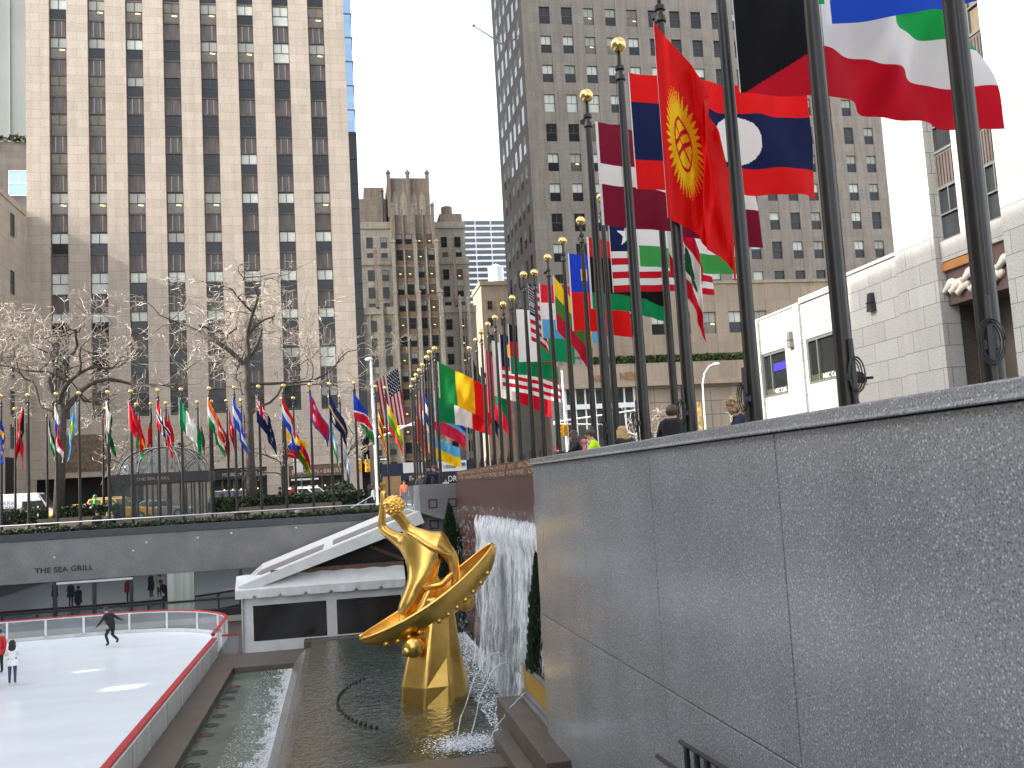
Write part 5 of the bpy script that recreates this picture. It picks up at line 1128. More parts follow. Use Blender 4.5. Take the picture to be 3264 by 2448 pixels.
# ---------------------------------------------------------------- bare trees
def bare_tree(label, name, loc, trunk, fork_pts, spread, seed, depth=6, group=None, tw=1.0, r0=.24, ztop=12, tmin=.017):
    r2 = random.Random(seed); t = thing(name, label, 'tree', loc, 0, group); tr = MB(); cr = MB(); O = Vector(loc)
    tr.tube([Vector(p) for p in trunk], [r0*(1.25-.45*i/(len(trunk)-1)) if i else r0*1.5 for i in range(len(trunk))], 9); tr.build('trunk', m_bark, t, 180)
    br = MB()
    def grow(p, d, L, r, k):
        n = 5 if k > 1 else 4; pts = [p]; rads = [r]; q = p.copy(); dd = d.copy()
        for i in range(n):
            dd = (dd + Vector((r2.gauss(0, .34), r2.gauss(0, .34), r2.gauss(.03, .26)))).normalized(); lim = ztop-q.z
            if lim < 1.2: dd.z = min(dd.z, .12); dd.normalize()
            q = q + dd*(L/n); pts.append(q.copy()); rads.append(r*(1-.42*(i+1)/n))
        (br if r > .022 else cr).tube(pts, rads, 6 if r > .05 else (4 if r > .022 else 3), 0, False)
        if k == 0: return
        m = 3 if k > 3 else (3 if k > 2 else 2)
        for j in range(m):
            if j and k <= 3 and r2.random() < .28: continue
            f_ = 1 if j == 0 else r2.uniform(.35, .95); i = min(n-1, int(f_*n)); a = pts[i].lerp(pts[i+1], f_*n-i) if f_ < 1 else pts[-1]
            ax = Vector((r2.gauss(0, 1), r2.gauss(0, 1), r2.gauss(0, .55))).normalized(); nd_ = (dd*(.75 if j else 1.1) + Vector((ax.x*1.15, ax.y*1.15, ax.z*.8))*r2.uniform(.55, 1.05) + Vector((0, 0, .10))).normalized()
            grow(a, nd_, L*r2.uniform(.58, .82), max(tmin, rads[i]*(.80 if j == 0 else .58)), k-1)
    for (p, d, L, r) in fork_pts: grow(Vector(p), Vector(d).normalized(), L, r, depth)
    br.build('limbs', m_bark, t, 180, merge=False); cr.build('crown', m_twig, t, merge=False); return t
def rel(x, y, Y, o): return onY(x, y, Y) - Vector(o)
YTR = 61.9; GT = 'big bare trees on the terrace'
o1 = (onY(126, 1100, YTR).x, YTR, zw-.45); tk = [(0, 0, 0), rel(132, 960, YTR, o1), rel(136, 890, YTR, o1), rel(128, 872, YTR, o1)]
fk = [(tk[3], rel(60, 770, YTR, o1)-tk[3]+Vector((0, -.6, 0)), 4.2, .19), (tk[3], rel(175, 790, YTR, o1)-tk[3]+Vector((0, .9, 0)), 3.6, .18), (tk[2], rel(230, 800, YTR, o1)-tk[2]+Vector((0, -.5, 0)), 4.4, .19), (tk[2], rel(20, 850, YTR, o1)-tk[2]+Vector((0, .4, 0)), 3.6, .11), (tk[3], rel(130, 700, YTR, o1)-tk[3]+Vector((0, -.9, 0)), 4.0, .12)]
bare_tree('big bare spreading tree at the left, in front of the tan slab', 'bare_tree', o1, tk, fk, 5, 3, 6, GT, ztop=15.2)
o2 = (onY(546, 1095, YTR).x, YTR, zw-.45); tk = [(0, 0, 0), rel(541, 1000, YTR, o2), rel(538, 900, YTR, o2), rel(534, 830, YTR, o2), rel(528, 790, YTR, o2)]
fk = [(tk[4], rel(480, 720, YTR, o2)-tk[4]+Vector((0, -.6, 0)), 3.8, .19), (tk[4], rel(600, 690, YTR, o2)-tk[4]+Vector((0, .5, 0)), 4.0, .19), (tk[3], rel(640, 800, YTR, o2)-tk[3]+Vector((0, -.5, 0)), 4.2, .12), (tk[2], rel(590, 860, YTR, o2)-tk[2]+Vector((0, -.8, 0)), 3.4, .11), (tk[3], rel(430, 790, YTR, o2)-tk[3]+Vector((0, .4, 0)), 3.6, .11), (tk[4], rel(530, 650, YTR, o2)-tk[4]+Vector((0, .9, 0)), 3.8, .12)]
bare_tree('big bare spreading tree right of centre of the tan slab, over the parked cars', 'bare_tree', o2, tk, fk, 5, 11, 6, GT, ztop=15.0)
o0 = (onY(-95, 1110, YTR).x, YTR, zw-.45); tk = [(0, 0, 0), rel(-90, 960, YTR, o0), rel(-88, 880, YTR, o0)]
bare_tree('bare tree whose crown reaches in from the left edge of the photo', 'bare_tree', o0, tk, [(tk[2], Vector((1.2, -.2, 1.5)), 4.0, .14), (tk[2], Vector((.5, .6, 1.5)), 4, .14), (tk[2], Vector((-1, .2, 1.2)), 3.6, .12)], 4, 23, 6, GT, ztop=14.5)
def small_tree(label, px, py, Y, hf, seed, ztop, grp='slender pale trees along the street', k=5, r0=.10, L=1.7):
    b_ = onY(px, py, Y); o = (b_.x, Y, -1.3); z = hf; bare_tree(label, 'street_tree', o, [(0, 0, 0), (.05, 0, z*.5), (0, .02, z)], [((0, .02, z), (.6, -.2, 1.2), L, .06), ((0, .02, z), (-.7, .2, 1.1), L, .06), ((0, .01, z*.8), (.2, .5, 1.1), L, .05), ((0, .01, z*.8), (-.4, -.4, 1), L*.8, .045)], 3, seed, k, grp, ztop=ztop, r0=r0, tmin=.022)
small_tree('slender pale bare tree in front of the entrance, right of the left big tree', 285, 1080, 67, 3.0, 5, 9.2); small_tree('slender pale bare tree between the two shop fronts', 610, 1060, 67, 3.2, 6, 9.0); small_tree('slender pale bare tree behind the glass pavilion', 400, 1060, 67.5, 3.4, 8, 9.2); small_tree('slender pale bare tree at the right corner of the slab', 752, 1060, 67, 3.4, 9, 9.4)
small_tree('bare bushy tree in front of the low stone building, left one', 1395, 900, 84, 3.2, 15, 11, 'bare bushy trees by the low stone building', 5, .09, 2.4); small_tree('bare bushy tree in front of the low stone building, right one', 1585, 890, 84, 3.0, 16, 9.5, 'bare bushy trees by the low stone building', 5, .09, 2.2); small_tree('bare bushy tree in front of the low stone building, middle one', 1465, 900, 86, 2.6, 17, 9, 'bare bushy trees by the low stone building', 5, .09, 2.0)
# ---------------------------------------------------------------- gilded fountain sculpture (a generic seated figure in a plain crescent)
def skin_mesh(name, pts, rad, edges, root, sub=2, extra=None):
    me = bpy.data.meshes.new(name); me.from_pydata([tuple(p) for p in pts], edges, []); o = bpy.data.objects.new(name, me); C.objects.link(o)
    m = o.modifiers.new('s', 'SKIN'); m.use_smooth_shade = True
    for i, r in enumerate(rad):
        s_ = me.skin_vertices[0].data[i]; s_.radius = (r, r) if not hasattr(r, '__len__') else r; s_.use_root = (i == root)
    m2 = o.modifiers.new('d', 'SUBSURF'); m2.levels = sub; m2.render_levels = sub
    bpy.context.view_layer.update(); out = bpy.data.meshes.new_from_object(o.evaluated_get(bpy.context.evaluated_depsgraph_get())); bpy.data.objects.remove(o); bpy.data.meshes.remove(me); out.name = name
    return out
YST = 28.3; st = thing('gilded_sculpture', 'gilded fountain sculpture of a figure in a tilted crescent on a rock in the pool', 'sculpture', (0, 0, 0))
g = MB(); c0 = onY(940, 1510, YST); prof = [(0, 1.02, .0), (.55, 1.0, 0), (1.3, .84, .02), (2.1, .70, .06), (3.0, .55, .12)]; rs = []
angs = [0, 38, 75, 120, 165, 200, 245, 290, 325]
for z, s_, lean in prof:
    rs.append(g.ring([(c0.x+lean+s_*1.0*math.cos(R(a+z*6))*(1+.08*math.sin(a*1.7)), YST+s_*.95*math.sin(R(a+z*6))*(1+.10*math.cos(a*2.3+z)), ZW-.05+z) for a in angs]))
for a, b_ in zip(rs, rs[1:]): g.bridge(a, b_)
g.f.append(tuple(rs[-1])); g.m.append(0); o = bevel(g.build('rock_base', m_gold, st), .10, 3); 
cc = onY(932, 1288, YST); e0_ = onY(787, 1392, YST); e1_ = onY(1072, 1188, YST); ax = (e1_-e0_); hl = ax.length/2; ax.normalize(); nm = Vector((ax.z, 0, -ax.x))  # points down-right
if nm.z > 0: nm = -nm
cc = (e0_+e1_)/2; by = Vector((0, 1, 0)); g = MB(); ns, ntt = 44, 16; tilt = R(3)
bY = (by*math.cos(tilt)-nm*math.sin(tilt)).normalized(); nD = (nm*math.cos(tilt)+by*math.sin(tilt)).normalized()
def hull(sc):
    out = []
    for i in range(ns+1):
        s_ = -1+2*i/ns; w = max(.04, (1-s_*s_))**.5; up = -nD*(.22*s_*s_); out.append(g.ring([cc+ax*(s_*hl*(1 if sc == 1 else .985)) + up + bY*(.92*sc*w*math.cos(math.pi*j/ntt)) + nD*(.80*(sc if sc == 1 else sc*.9)*(w**.8)*math.sin(math.pi*j/ntt)) for j in range(ntt+1)]))
    return out
A = hull(1); B = hull(.93)
for P_ in (A, B):
    for a, b_ in zip(P_, P_[1:]): g.bridge(a, b_, closed=False)
for a, b_, c_, d_ in zip(A, A[1:], B, B[1:]):
    g.f += [(a[0], b_[0], d_[0], c_[0]), (a[-1], c_[-1], d_[-1], b_[-1])]; g.m += [0, 0]
g.build('crescent', m_gold, st, 60)
g = MB()
for q in (0, ntt):
    pts = [Vector(g2v) for g2v in []]
for q in (0, ntt): g.tube([cc+ax*((-1+2*i/ns)*hl) - nD*(.22*(-1+2*i/ns)**2) + bY*(.90*max(.04, 1-(-1+2*i/ns)**2)**.5*(1 if q == 0 else -1)) for i in range(ns+1)], .045, 8)
g.build('crescent_rim', m_gold, st, 180)
for i in range(5, ns-4, 3):   # plain raised studs along the outer side
    s_ = -1+2*i/ns; w = max(.04, (1-s_*s_))**.5; tt = math.pi*.74; p = cc+ax*(s_*hl) - nD*(.22*s_*s_) + bY*(.92*w*math.cos(tt)) + nD*(.80*(w**.8)*math.sin(tt)); g = MB(); g.ball(p, .085, 10); g.build('stud', m_gold, st, 180)
def S(x, y, dy=0): return onY(x, y, YST+dy)*1.0
fig = [S(928, 1285), S(918, 1232), S(903, 1180), S(884, 1146), S(868, 1122, -.05), S(848, 1098, -.08),
       S(945, 1168, -.15), S(978, 1205, -.25), S(985, 1255, -.30), S(978, 1268, -.3),          # resting arm
       S(866, 1170, .55), S(824, 1142, .75), S(828, 1082, .6), S(829, 1058, .6),             # raised arm
       S(885, 1300, -.25), S(868, 1338, -.2), S(905, 1310, .3), S(893, 1345, .3)]
rad = [.54, .46, .58, .18, .17, .23, .30, .20, .13, .13, .22, .145, .095, .10, .40, .26, .40, .26]
ed = [(0, 1), (1, 2), (2, 3), (3, 4), (4, 5), (2, 6), (6, 7), (7, 8), (8, 9), (2, 10), (10, 11), (11, 12), (12, 13), (0, 14), (14, 15), (0, 16), (16, 17)]
me = skin_mesh('figure', fig, rad, ed, 0); 
fm = MB(); hx = fig[5]   # face: nose, brow, ear and five fingers per hand joined into the same body
def add_tubes(me, tubes):
    b2 = bmesh.new(); b2.from_mesh(me); gm = MB()
    for pts, rr, n in tubes: gm.tube(pts, rr, n)
    tmp = bpy.data.meshes.new('t'); tmp.from_pydata(gm.v, [], gm.f); b2.from_mesh(tmp); bpy.data.meshes.remove(tmp); bmesh.ops.recalc_face_normals(b2, faces=b2.faces); b2.to_mesh(me); b2.free()
    me.polygons.foreach_set('use_smooth', [True]*len(me.polygons))
tub = [([hx+Vector((-.13, -.15, -.05)), hx+Vector((-.21, -.19, -.10))], [.04, .03], 7)]
for hp, d in ((fig[9], Vector((.3, -.25, -.9)).normalized()), (fig[13], Vector((-.1, -.2, 1)).normalized())):
    sd = d.cross(Vector((0, 1, 0))).normalized()
    for q in range(4): b0 = hp+d*.06+sd*(.045*(q-1.5)); tub.append(([b0, b0+d*(.11-.012*abs(q-1.4)), b0+d*(.18-.015*abs(q-1.4))+Vector((0, -.05, 0))], [.024, .021, .014], 6))
    b0 = hp+sd*.07; tub.append(([b0, b0+d*.06+sd*.06, b0+d*.13+sd*.08], [.026, .022, .015], 6))
add_tubes(me, tub); me.materials.clear(); me.materials.append(m_gold); fo = link('figure', me, st)
g = MB(); g.ball((0, 0, 0), .30, 16, sq=(1, 1.0, .92)); g.xf(lambda v: v+hx+Vector((.035, .03, .05))); g.ball(hx+Vector((.17, .12, .10)), .10, 10)
for q in range(9): a = q/8*math.pi; g.tube([hx+Vector((-.12, .03+.2*math.cos(a), .10+.13*math.sin(a))), hx+Vector((.05, .05+.13*math.cos(a), .14+.14*math.sin(a))), hx+Vector((.17, .12, .11))], [.035, .05, .03], 6)
for q in range(170):
    d = Vector((rnd.gauss(0, 1), rnd.gauss(0, 1), rnd.gauss(.35, .8))).normalized()
    if d.x < -.35 and d.z < .25 and d.y < .3: continue
    g.ball(hx+Vector((.035, .03, .05))+d*.285, rnd.uniform(.035, .06), 7)
g.build('hair', m_gold, st, 180)
g = MB(); rs = []   # robe round hips and legs with folds
for k, (p, r_) in enumerate(((S(916, 1238), .31), (S(925, 1268), .40), (S(915, 1298), .47), (S(898, 1330), .46), (S(888, 1358), .40))):
    rs.append(g.ring([p + Vector((math.cos(q*math.pi/18)*r_*(1+.07*math.sin(q*1.4+k*.8)), math.sin(q*math.pi/18)*r_*(.95+.07*math.sin(q*1.4+k)), .06*math.sin(q*math.pi/18+1))) for q in range(36)]))
for a, b_ in zip(rs, rs[1:]): g.bridge(a, b_)
g.build('robe', m_gold, st, 180)
g = MB(); sc = [S(880, 1150, -.30), S(935, 1185, -.42), S(975, 1200, -.35), S(984, 1232, -.3), S(955, 1262, -.4), S(915, 1272, -.42)]; g.tube(sc, [.06, .09, .10, .09, .10, .08], 8); g.build('sash', m_gold, st, 180)
for x, y, r_ in ((893, 1398, .30), (1005, 1300, .28)):
    g = MB(); p = S(x, y, -.75 if x < 900 else -.2); g.ball(p, r_, 14, sq=(1, .9, 1)); g.ball(p+Vector((-r_*.6, -.1, -r_*.3)), r_*.5, 12); g.build('rounded_boss', m_gold, st, 180)
# ---------------------------------------------------------------- people
def cl(name, hexs): return bpy.data.materials.get(name) or M(name, h2l(hexs), .8, var=.12, scale=6, bump=.25, bscale=14)
c_black = cl('black_cloth', '#1a1a1d'); c_navy = cl('navy_cloth', '#1c2238'); c_white = cl('white_cloth', '#e6e4e0'); c_jean = cl('denim', '#3d4a60'); c_neon = cl('neon_yellow_cloth', '#c9ee1c'); c_pink = cl('pink_cloth', '#d0506e'); c_red = cl('red_cloth', '#c02028'); c_green = cl('green_cloth', '#4fb85a'); c_dgreen = cl('dark_green_cloth', '#1d3d2c'); c_grey = cl('grey_cloth', '#55565a'); c_hi = cl('orange_cloth', '#f06a28')
h_dark = M('dark_hair', (.018, .012, .010), .45, var=.4, scale=14, stretch=(4, 4, .5)); h_auburn = M('auburn_hair', (.055, .022, .016), .45, var=.4, scale=14); h_blond = M('blond_hair', (.42, .27, .12), .5, var=.4, scale=14, stretch=(4, 4, .5)); h_brown = M('brown_hair', (.07, .04, .022), .5, var=.4, scale=14)
BASE = dict(pel=(0, 0, .94), bel=(0, .01, 1.10), che=(0, 0, 1.31), nek=(0, .0, 1.47), hd0=(0, .02, 1.565), hd1=(0, .02, 1.665), shL=(-.165, 0, 1.40), elL=(-.235, -.02, 1.13), wrL=(-.25, .06, .90), haL=(-.25, .085, .82), shR=(.165, 0, 1.40), elR=(.235, -.02, 1.13), wrR=(.25, .06, .90), haR=(.25, .085, .82), hiL=(-.09, 0, .90), knL=(-.10, .03, .50), anL=(-.10, -.02, .10), toL=(-.11, .13, .045), hiR=(.09, 0, .90), knR=(.10, .03, .50), anR=(.10, -.02, .10), toR=(.11, .13, .045))
RAD = dict(pel=.145, bel=.135, che=.15, nek=.056, hd0=.082, hd1=.092, sh=.072, el=.052, wr=.036, ha=.036, hi=.098, kn=.066, an=.05, to=.042)
EDG = [('pel', 'bel', 1), ('bel', 'che', 1), ('che', 'nek', 1), ('nek', 'hd0', 0), ('hd0', 'hd1', 0)] + [e for s_ in 'LR' for e in (('che', 'sh'+s_, 1), ('sh'+s_, 'el'+s_, 1), ('el'+s_, 'wr'+s_, 1), ('wr'+s_, 'ha'+s_, 0), ('pel', 'hi'+s_, 2), ('hi'+s_, 'kn'+s_, 2), ('kn'+s_, 'an'+s_, 2), ('an'+s_, 'to'+s_, 3))]
def person(label, loc, rz, top, legs, shoes, hair, pose=None, bulk=1.0, h=1.7, style='short', group=None, coat=0, gloves=None, skate=False, name='person', capm=None):
    P = dict(BASE); P.update(pose or {}); ks = list(P); idx = {k: i for i, k in enumerate(ks)}
    rad = [RAD.get(k, RAD.get(k[:2], .05))*(bulk if k[:2] in ('be', 'ch', 'sh', 'el', 'pe') else 1) for k in ks]
    me = skin_mesh('body', [P[k] for k in ks], rad, [(idx[a], idx[b_]) for a, b_, _ in EDG], idx['pel'], 2)
    tub = []; hd = Vector(P['hd0']); up = (Vector(P['hd1'])-hd).normalized(); fwd = Vector(P.get('face', (0, 1, 0))).normalized(); hc = hd+up*.045; side = fwd.cross(up).normalized()
    tub.append(([hc+fwd*.075+up*.015, hc+fwd*.098-up*.005, hc+fwd*.103-up*.025], [.012, .014, .017], 6))
    for s_ in (-1, 1): tub.append(([hc+side*s_*.078, hc+side*s_*.092-fwd*.01], [.022, .016], 6)); tub.append(([hc+fwd*.076+side*s_*.034+up*.032, hc+fwd*.084+side*s_*.034+up*.032], [.012, .008], 6))
    tub.append(([hc+fwd*.080-up*.055-side*.022, hc+fwd*.088-up*.057, hc+fwd*.080-up*.055+side*.022], [.006, .009, .006], 5))
    nb = len(tub)
    for s_ in 'LR':
        w = Vector(P['wr'+s_]); a = Vector(P['ha'+s_]); d = (a-w).normalized(); sd = d.cross(Vector((0, .3, 1)) if abs(d.z) < .8 else Vector((0, 1, 0))).normalized(); bd = d.cross(sd).normalized()
        for q in range(4): b0 = a+d*.022+sd*(.019*(q-1.5)); L = (.060, .072, .068, .052)[q]; tub.append(([b0, b0+d*L*.6, b0+d*L*.9-bd*.02], [.0095, .009, .006], 5))
        tub.append(([a+sd*.03-d*.02, a+sd*.05+d*.015, a+sd*.048+d*.045], [.011, .010, .007], 5))
    add_tubes(me, tub); me.materials.clear()
    for m_ in (m_skin, top, legs, shoes, gloves or m_skin): me.materials.append(m_)
    segs = [(Vector(P[a]), Vector(P[b_]), m_, a, b_) for a, b_, m_ in EDG]
    for pol in me.polygons:
        c = pol.center; best = None
        for a, b_, m_, na, nb_ in segs:
            ab = b_-a; t_ = max(0, min(1, (c-a).dot(ab)/max(1e-9, ab.dot(ab)))); d = (c-(a+ab*t_)).length - .6*RAD.get(na, RAD.get(na[:2], .05))
            if best is None or d < best[0]: best = (d, m_, na, nb_)
        k = best[1]
        if k == 0 and gloves and best[3][:2] == 'ha': k = 4
        if c.z > P['nek'][2]+.02 and (c-hc).length < .2: k = 0
        pol.material_index = k
    t = thing(name, label, 'person', loc, rz, group); sc = h/1.75; t.scale = (sc, sc, sc); link('body', me, t)
    hm = MB(); hp = hc+up*.028-fwd*.012
    if style == 'cap':
        hm.ball((0, 0, 0), .112, 12, sq=(1, 1.02, .8)); hm.xf(lambda v: v+hp+up*.035); g = MB(); g.box(-.07, .07, .06, .19, -.01, .012); g.xf(lambda v: hp+up*.03+side*v.x+fwd*v.y+up*v.z); hm.build('cap', capm or c_black, t, 180); g.build('cap_peak', capm or c_black, t); hm = None
    elif style == 'beanie': hm.ball((0, 0, 0), .116, 12, sq=(1, 1.02, .85)); hm.xf(lambda v: v+hp+up*.03); hm.build('knit_hat', capm or c_black, t, 180); hm = None
    else:
        hm.ball((0, 0, 0), .108, 14, sq=(1, 1.05, 1.0)); hm.xf(lambda v: hp + Vector(v) - fwd*(.018) + up*.022)
        if style in ('long', 'vlong'):
            L = .27 if style == 'long' else .36
            for q in range(11): a = math.pi*(q/10)+math.pi; b0 = hp+side*.09*math.cos(a)+fwd*.085*math.sin(a); hm.tube([b0+up*.03, b0-up*.10+fwd*.0, b0-up*(L*.7)+side*.03*math.cos(a)-fwd*.02, b0-up*L+side*.04*math.cos(a)], [.04, .045, .045, .015], 6)
        if style == 'bun': hm.ball(hp+up*.12-fwd*.06, .05, 10)
        if style == 'curly':
            for q in range(70): a = R(rnd.uniform(170, 370)); z_ = rnd.uniform(-.34, .08); rr = .10+.10*max(0, -z_)/.34+rnd.uniform(-.01, .02); b0 = hp+side*rr*math.cos(a)+fwd*rr*math.sin(a)*.9+up*z_; hm.ball(b0, rnd.uniform(.025, .045), 6)
        if style == 'hood': pass
    if hm and hm.v: hm.build('hair', hair, t, 180)
    if coat:
        g = MB(); rs = []
        for z_, r_ in ((1.0, .17*bulk), (.86, .19*bulk), (.86-coat, .215*bulk)): rs.append(g.ring([(P['pel'][0]+r_*1.05*math.cos(q*math.pi/10)*(1+.04*math.sin(q*2.1)), P['pel'][1]+r_*.85*math.sin(q*math.pi/10), z_) for q in range(20)]))
        for a, b_ in zip(rs, rs[1:]): g.bridge(a, b_)
        g.build('coat_skirt', top, t, 180)
    if skate:
        for s_ in 'LR': a, b_ = Vector(P['an'+s_]), Vector(P['to'+s_]); d = (b_-a); d.z = 0; d.normalize(); q = (a+b_)/2; g = MB(); dn = Vector((0, 0, -1)); g.tube([q-d*.17+dn*.075, q+d*.15+dn*.075], [.008, .008], 4); g.tube([q-d*.08+dn*.0, q-d*.08+dn*.07], .012, 4); g.tube([q+d*.08, q+d*.08+dn*.07], .012, 4); g.build('skate_blade', m_alu, t)
    return t
GSK = 'skaters on the ice'
dz = .045
person('skater in a black padded jacket gliding with both arms spread wide', (-10.84, 48.8, ZI+dz), R(55), c_black, c_black, c_black, h_dark, dict(pel=(0, -.10, .84), bel=(0, -.03, 1.0), che=(0, .08, 1.20), nek=(0, .15, 1.36), hd0=(0, .20, 1.44), hd1=(0, .23, 1.53), shL=(-.18, .09, 1.30), elL=(-.40, .02, 1.12), wrL=(-.56, .06, .95), haL=(-.62, .08, .90), shR=(.18, .09, 1.30), elR=(.40, .02, 1.14), wrR=(.58, .0, 1.03), haR=(.66, .0, 1.0), hiL=(-.09, -.1, .80), knL=(-.11, .12, .47), anL=(-.10, -.02, .11), toL=(-.10, .14, .06), hiR=(.09, -.1, .80), knR=(.11, -.02, .46), anR=(.12, -.34, .26), toR=(.12, -.24, .14)), 1.25, 1.95, 'beanie', GSK, 0, c_black, True, capm=cl('grey_knit', '#3a3a40'))
person('skater with long black hair, white jacket and jeans, seen from behind', (-12.58, 40.6, ZI+dz), R(10), c_white, c_jean, c_black, h_dark, dict(elL=(-.25, .08, 1.14), wrL=(-.13, .24, 1.16), haL=(-.08, .28, 1.18), elR=(.25, .08, 1.14), wrR=(.13, .24, 1.16), haR=(.08, .28, 1.18)), 1.2, 1.66, 'vlong', GSK, .12, None, True)
person('skater in a long black coat facing the white jacket', (-13.22, 40.2, ZI+dz), R(-60), c_black, c_black, c_black, h_brown, None, 1.15, 1.72, 'short', GSK, .38, c_black, True)
person('skater in a red and black jacket, partly hidden behind the couple', (-14.0, 43.6, ZI+dz), R(170), c_red, c_black, c_black, h_dark, None, 1.3, 1.75, 'short', GSK, .1, c_black, True)
# skaters farther along the ice whom the restaurant glass mirrors
for i, (x, y, m1, lb, rz) in enumerate(((-19.2, 41.5, c_black, 'in a short black coat', 40), (-17.8, 43, c_navy, 'in a navy coat', 200), (-14.9, 37, c_black, 'in black with arms down', 90), (-14.2, 33, c_grey, 'in a grey jacket', 300), (-16.2, 47.5, c_navy, 'in a dark navy jacket', 120))):
    if x < -15.5: person(f'skater {lb}, mirrored in the restaurant glass', (x, y, ZI+dz), R(rz), m1, c_black if i else c_grey, c_black, h_dark, None, 1.2, 1.7, 'short', GSK, .2, None, True)
GP = 'people along the granite parapet'; zp = -.6
lean = dict(pel=(0, -.12, .93), che=(0, .06, 1.28), nek=(0, .11, 1.43), hd0=(0, .15, 1.52), hd1=(0, .165, 1.62), shL=(-.17, .06, 1.37), shR=(.17, .06, 1.37), elL=(-.24, .2, 1.12), wrL=(-.12, .38, 1.10), haL=(-.06, .42, 1.10), elR=(.24, .2, 1.12), wrR=(.12, .38, 1.10), haR=(.06, .42, 1.10))
def pl_(px, X, r=0): d = ray(px, 950); k = X/d.x; return (X, d.y*k, zp)
person('woman with dark auburn hair and dark jacket holding up a pink phone', pl_(1252, 5.35), R(72), c_black, c_black, c_black, h_auburn, dict(lean, elR=(.22, .26, 1.16), wrR=(.10, .46, 1.22), haR=(.07, .52, 1.25), elL=(-.22, .26, 1.16), wrL=(-.10, .46, 1.22), haL=(-.06, .52, 1.25)), 1.1, 1.70, 'long', GP)
a = pl_(1252, 5.35); tag((lambda g: (g.box(-.005, .005, -.04, .04, -.075, .075), g)[1])(MB()).build('phone', cl('coral_case', '#e8505c'), None, None, (4.82, a[1]+.12, zp+1.27)), 'coral pink phone held by the woman with auburn hair', 'phone')
person('woman with dark hair in a bun, neon yellow jacket and pale scarf', pl_(1289, 5.45), R(72), c_neon, c_black, c_black, h_brown, lean, 1.2, 1.66, 'bun', GP)
b_ = pl_(1287, 5.45); nk = MB(); nk.lathe([(.075, -.06), (.10, -.02), (.085, .04), (.06, .05)], 12); tag(nk.build('scarf', c_white, None, 180, (b_[0]-.10, b_[1]+.03, zp+1.36)), 'pale scarf round the neck of the woman in neon yellow', 'scarf')
ch = pl_(1262, 5.05); person('small child in a pink knit hat leaning between the two women', (ch[0], ch[1], zp+.22), R(75), c_pink, c_black, c_black, h_dark, None, 1.15, 1.16, 'beanie', GP, capm=cl('pink_knit', '#c8647c'))
person('person with blond hair in a black hooded jacket, turned away', pl_(1352, 5.6), R(15), c_black, c_black, c_black, h_blond, lean, 1.35, 1.60, 'long', GP)
bp_ = pl_(1456, 5.6); person('person in black carrying a big black backpack, bending over the parapet', bp_, R(-20), c_black, c_black, c_black, h_brown, lean, 1.35, 1.78, 'short', GP)
g = MB(); g.box(-.17, .17, -.14, .14, -.27, .27); g.xf(lambda v: Vector((v.x*(1-.25*max(0, v.z)), v.y, v.z))); o = bevel(g.build('backpack', c_black, None, None, (bp_[0]-.12, bp_[1]-.28, zp+1.22), R(-20)), .07, 3); tag(o, 'big black backpack on the back of the bending person', 'backpack')
person('woman with long curly fair hair and a navy jacket behind the third flagpole', pl_(1610, 5.55), R(72), c_navy, c_black, c_black, M('fair_hair', (.34, .22, .12), .55, var=.4, scale=14), dict(lean, face=(0, 1, -.1)), 1.1, 1.64, 'curly', GP)
pc_ = pl_(1833, 5.75); pt = person('bearded man in a black cap and glasses with a red jacket', pc_, R(-125), c_red, c_black, c_black, h_brown, lean, 1.2, 1.66, 'cap', GP)
g = MB(); 
for s_ in (-1, 1): g.tube([(s_*.035+.03*math.cos(q*math.pi/5), .262, 1.60+.024*math.sin(q*math.pi/5)) for q in range(11)], .004, 4)
g.build('glasses', m_black, pt)
GF = 'people on the far street and terrace'
def fp_(px, py, Y, z, lab, rz, top, legs, hair, style='short', h=1.7, coat=0, bulk=1.15, pose=None, capm=None, grp=GF): c = onY(px, py, Y); return person(lab, (c.x, Y, z), R(rz), top, legs, c_black, hair, pose, bulk, h, style, grp, coat, capm=capm)
fp_(806, 1075, 57.6, -1.45, 'woman in a white jacket and black trousers on the stair beside the lamp post', -90, c_white, c_black, h_dark, 'long', 1.68)
fp_(799, 1072, 58.3, -1.45, 'person in a long black coat walking beside the woman in white', -90, c_black, c_black, h_dark, 'long', 1.74, .3)
fp_(206, 1085, 66, -1.3, 'man in a bright green jacket and green cap by the yellow taxi', 90, c_green, c_grey, h_brown, 'beanie', 1.95, capm=cl('green_knit', '#2f9a48'))
fp_(634, 1060, 66.2, -1.3, 'woman with fair brown hair and a red top in front of the white car', 180, c_red, c_black, h_brown, 'long', 1.85)
fp_(604, 1060, 66.4, -1.3, 'person in a black jacket with a fair face beside the dark car', 100, c_black, c_black, h_brown, 'short', 1.8)
sit = dict(pel=(0, .0, .62), bel=(0, .0, .80), che=(0, .0, 1.02), nek=(0, 0, 1.18), hd0=(0, .02, 1.28), hd1=(0, .02, 1.38), shL=(-.17, 0, 1.11), elL=(-.24, .04, .86), wrL=(-.16, .22, .74), haL=(-.10, .26, .72), shR=(.17, 0, 1.11), elR=(.24, .04, .86), wrR=(.16, .22, .74), haR=(.10, .26, .72), hiL=(-.09, .02, .58), knL=(-.11, .44, .56), anL=(-.11, .42, .12), toL=(-.11, .56, .06), hiR=(.09, .02, .58), knR=(.11, .44, .56), anR=(.11, .42, .12), toR=(.11, .56, .06))
fp_(210, 1140, 58.6, TZ, 'man in a black coat and dark cap standing at the terrace rail', 190, c_black, c_black, h_dark, 'beanie', 1.72, .3, 1.45)
fp_(233, 1138, 58.9, TZ, 'bareheaded man in a dark coat next to the man in the cap', 170, c_black, c_black, h_brown, 'short', 1.62, .3, 1.2)
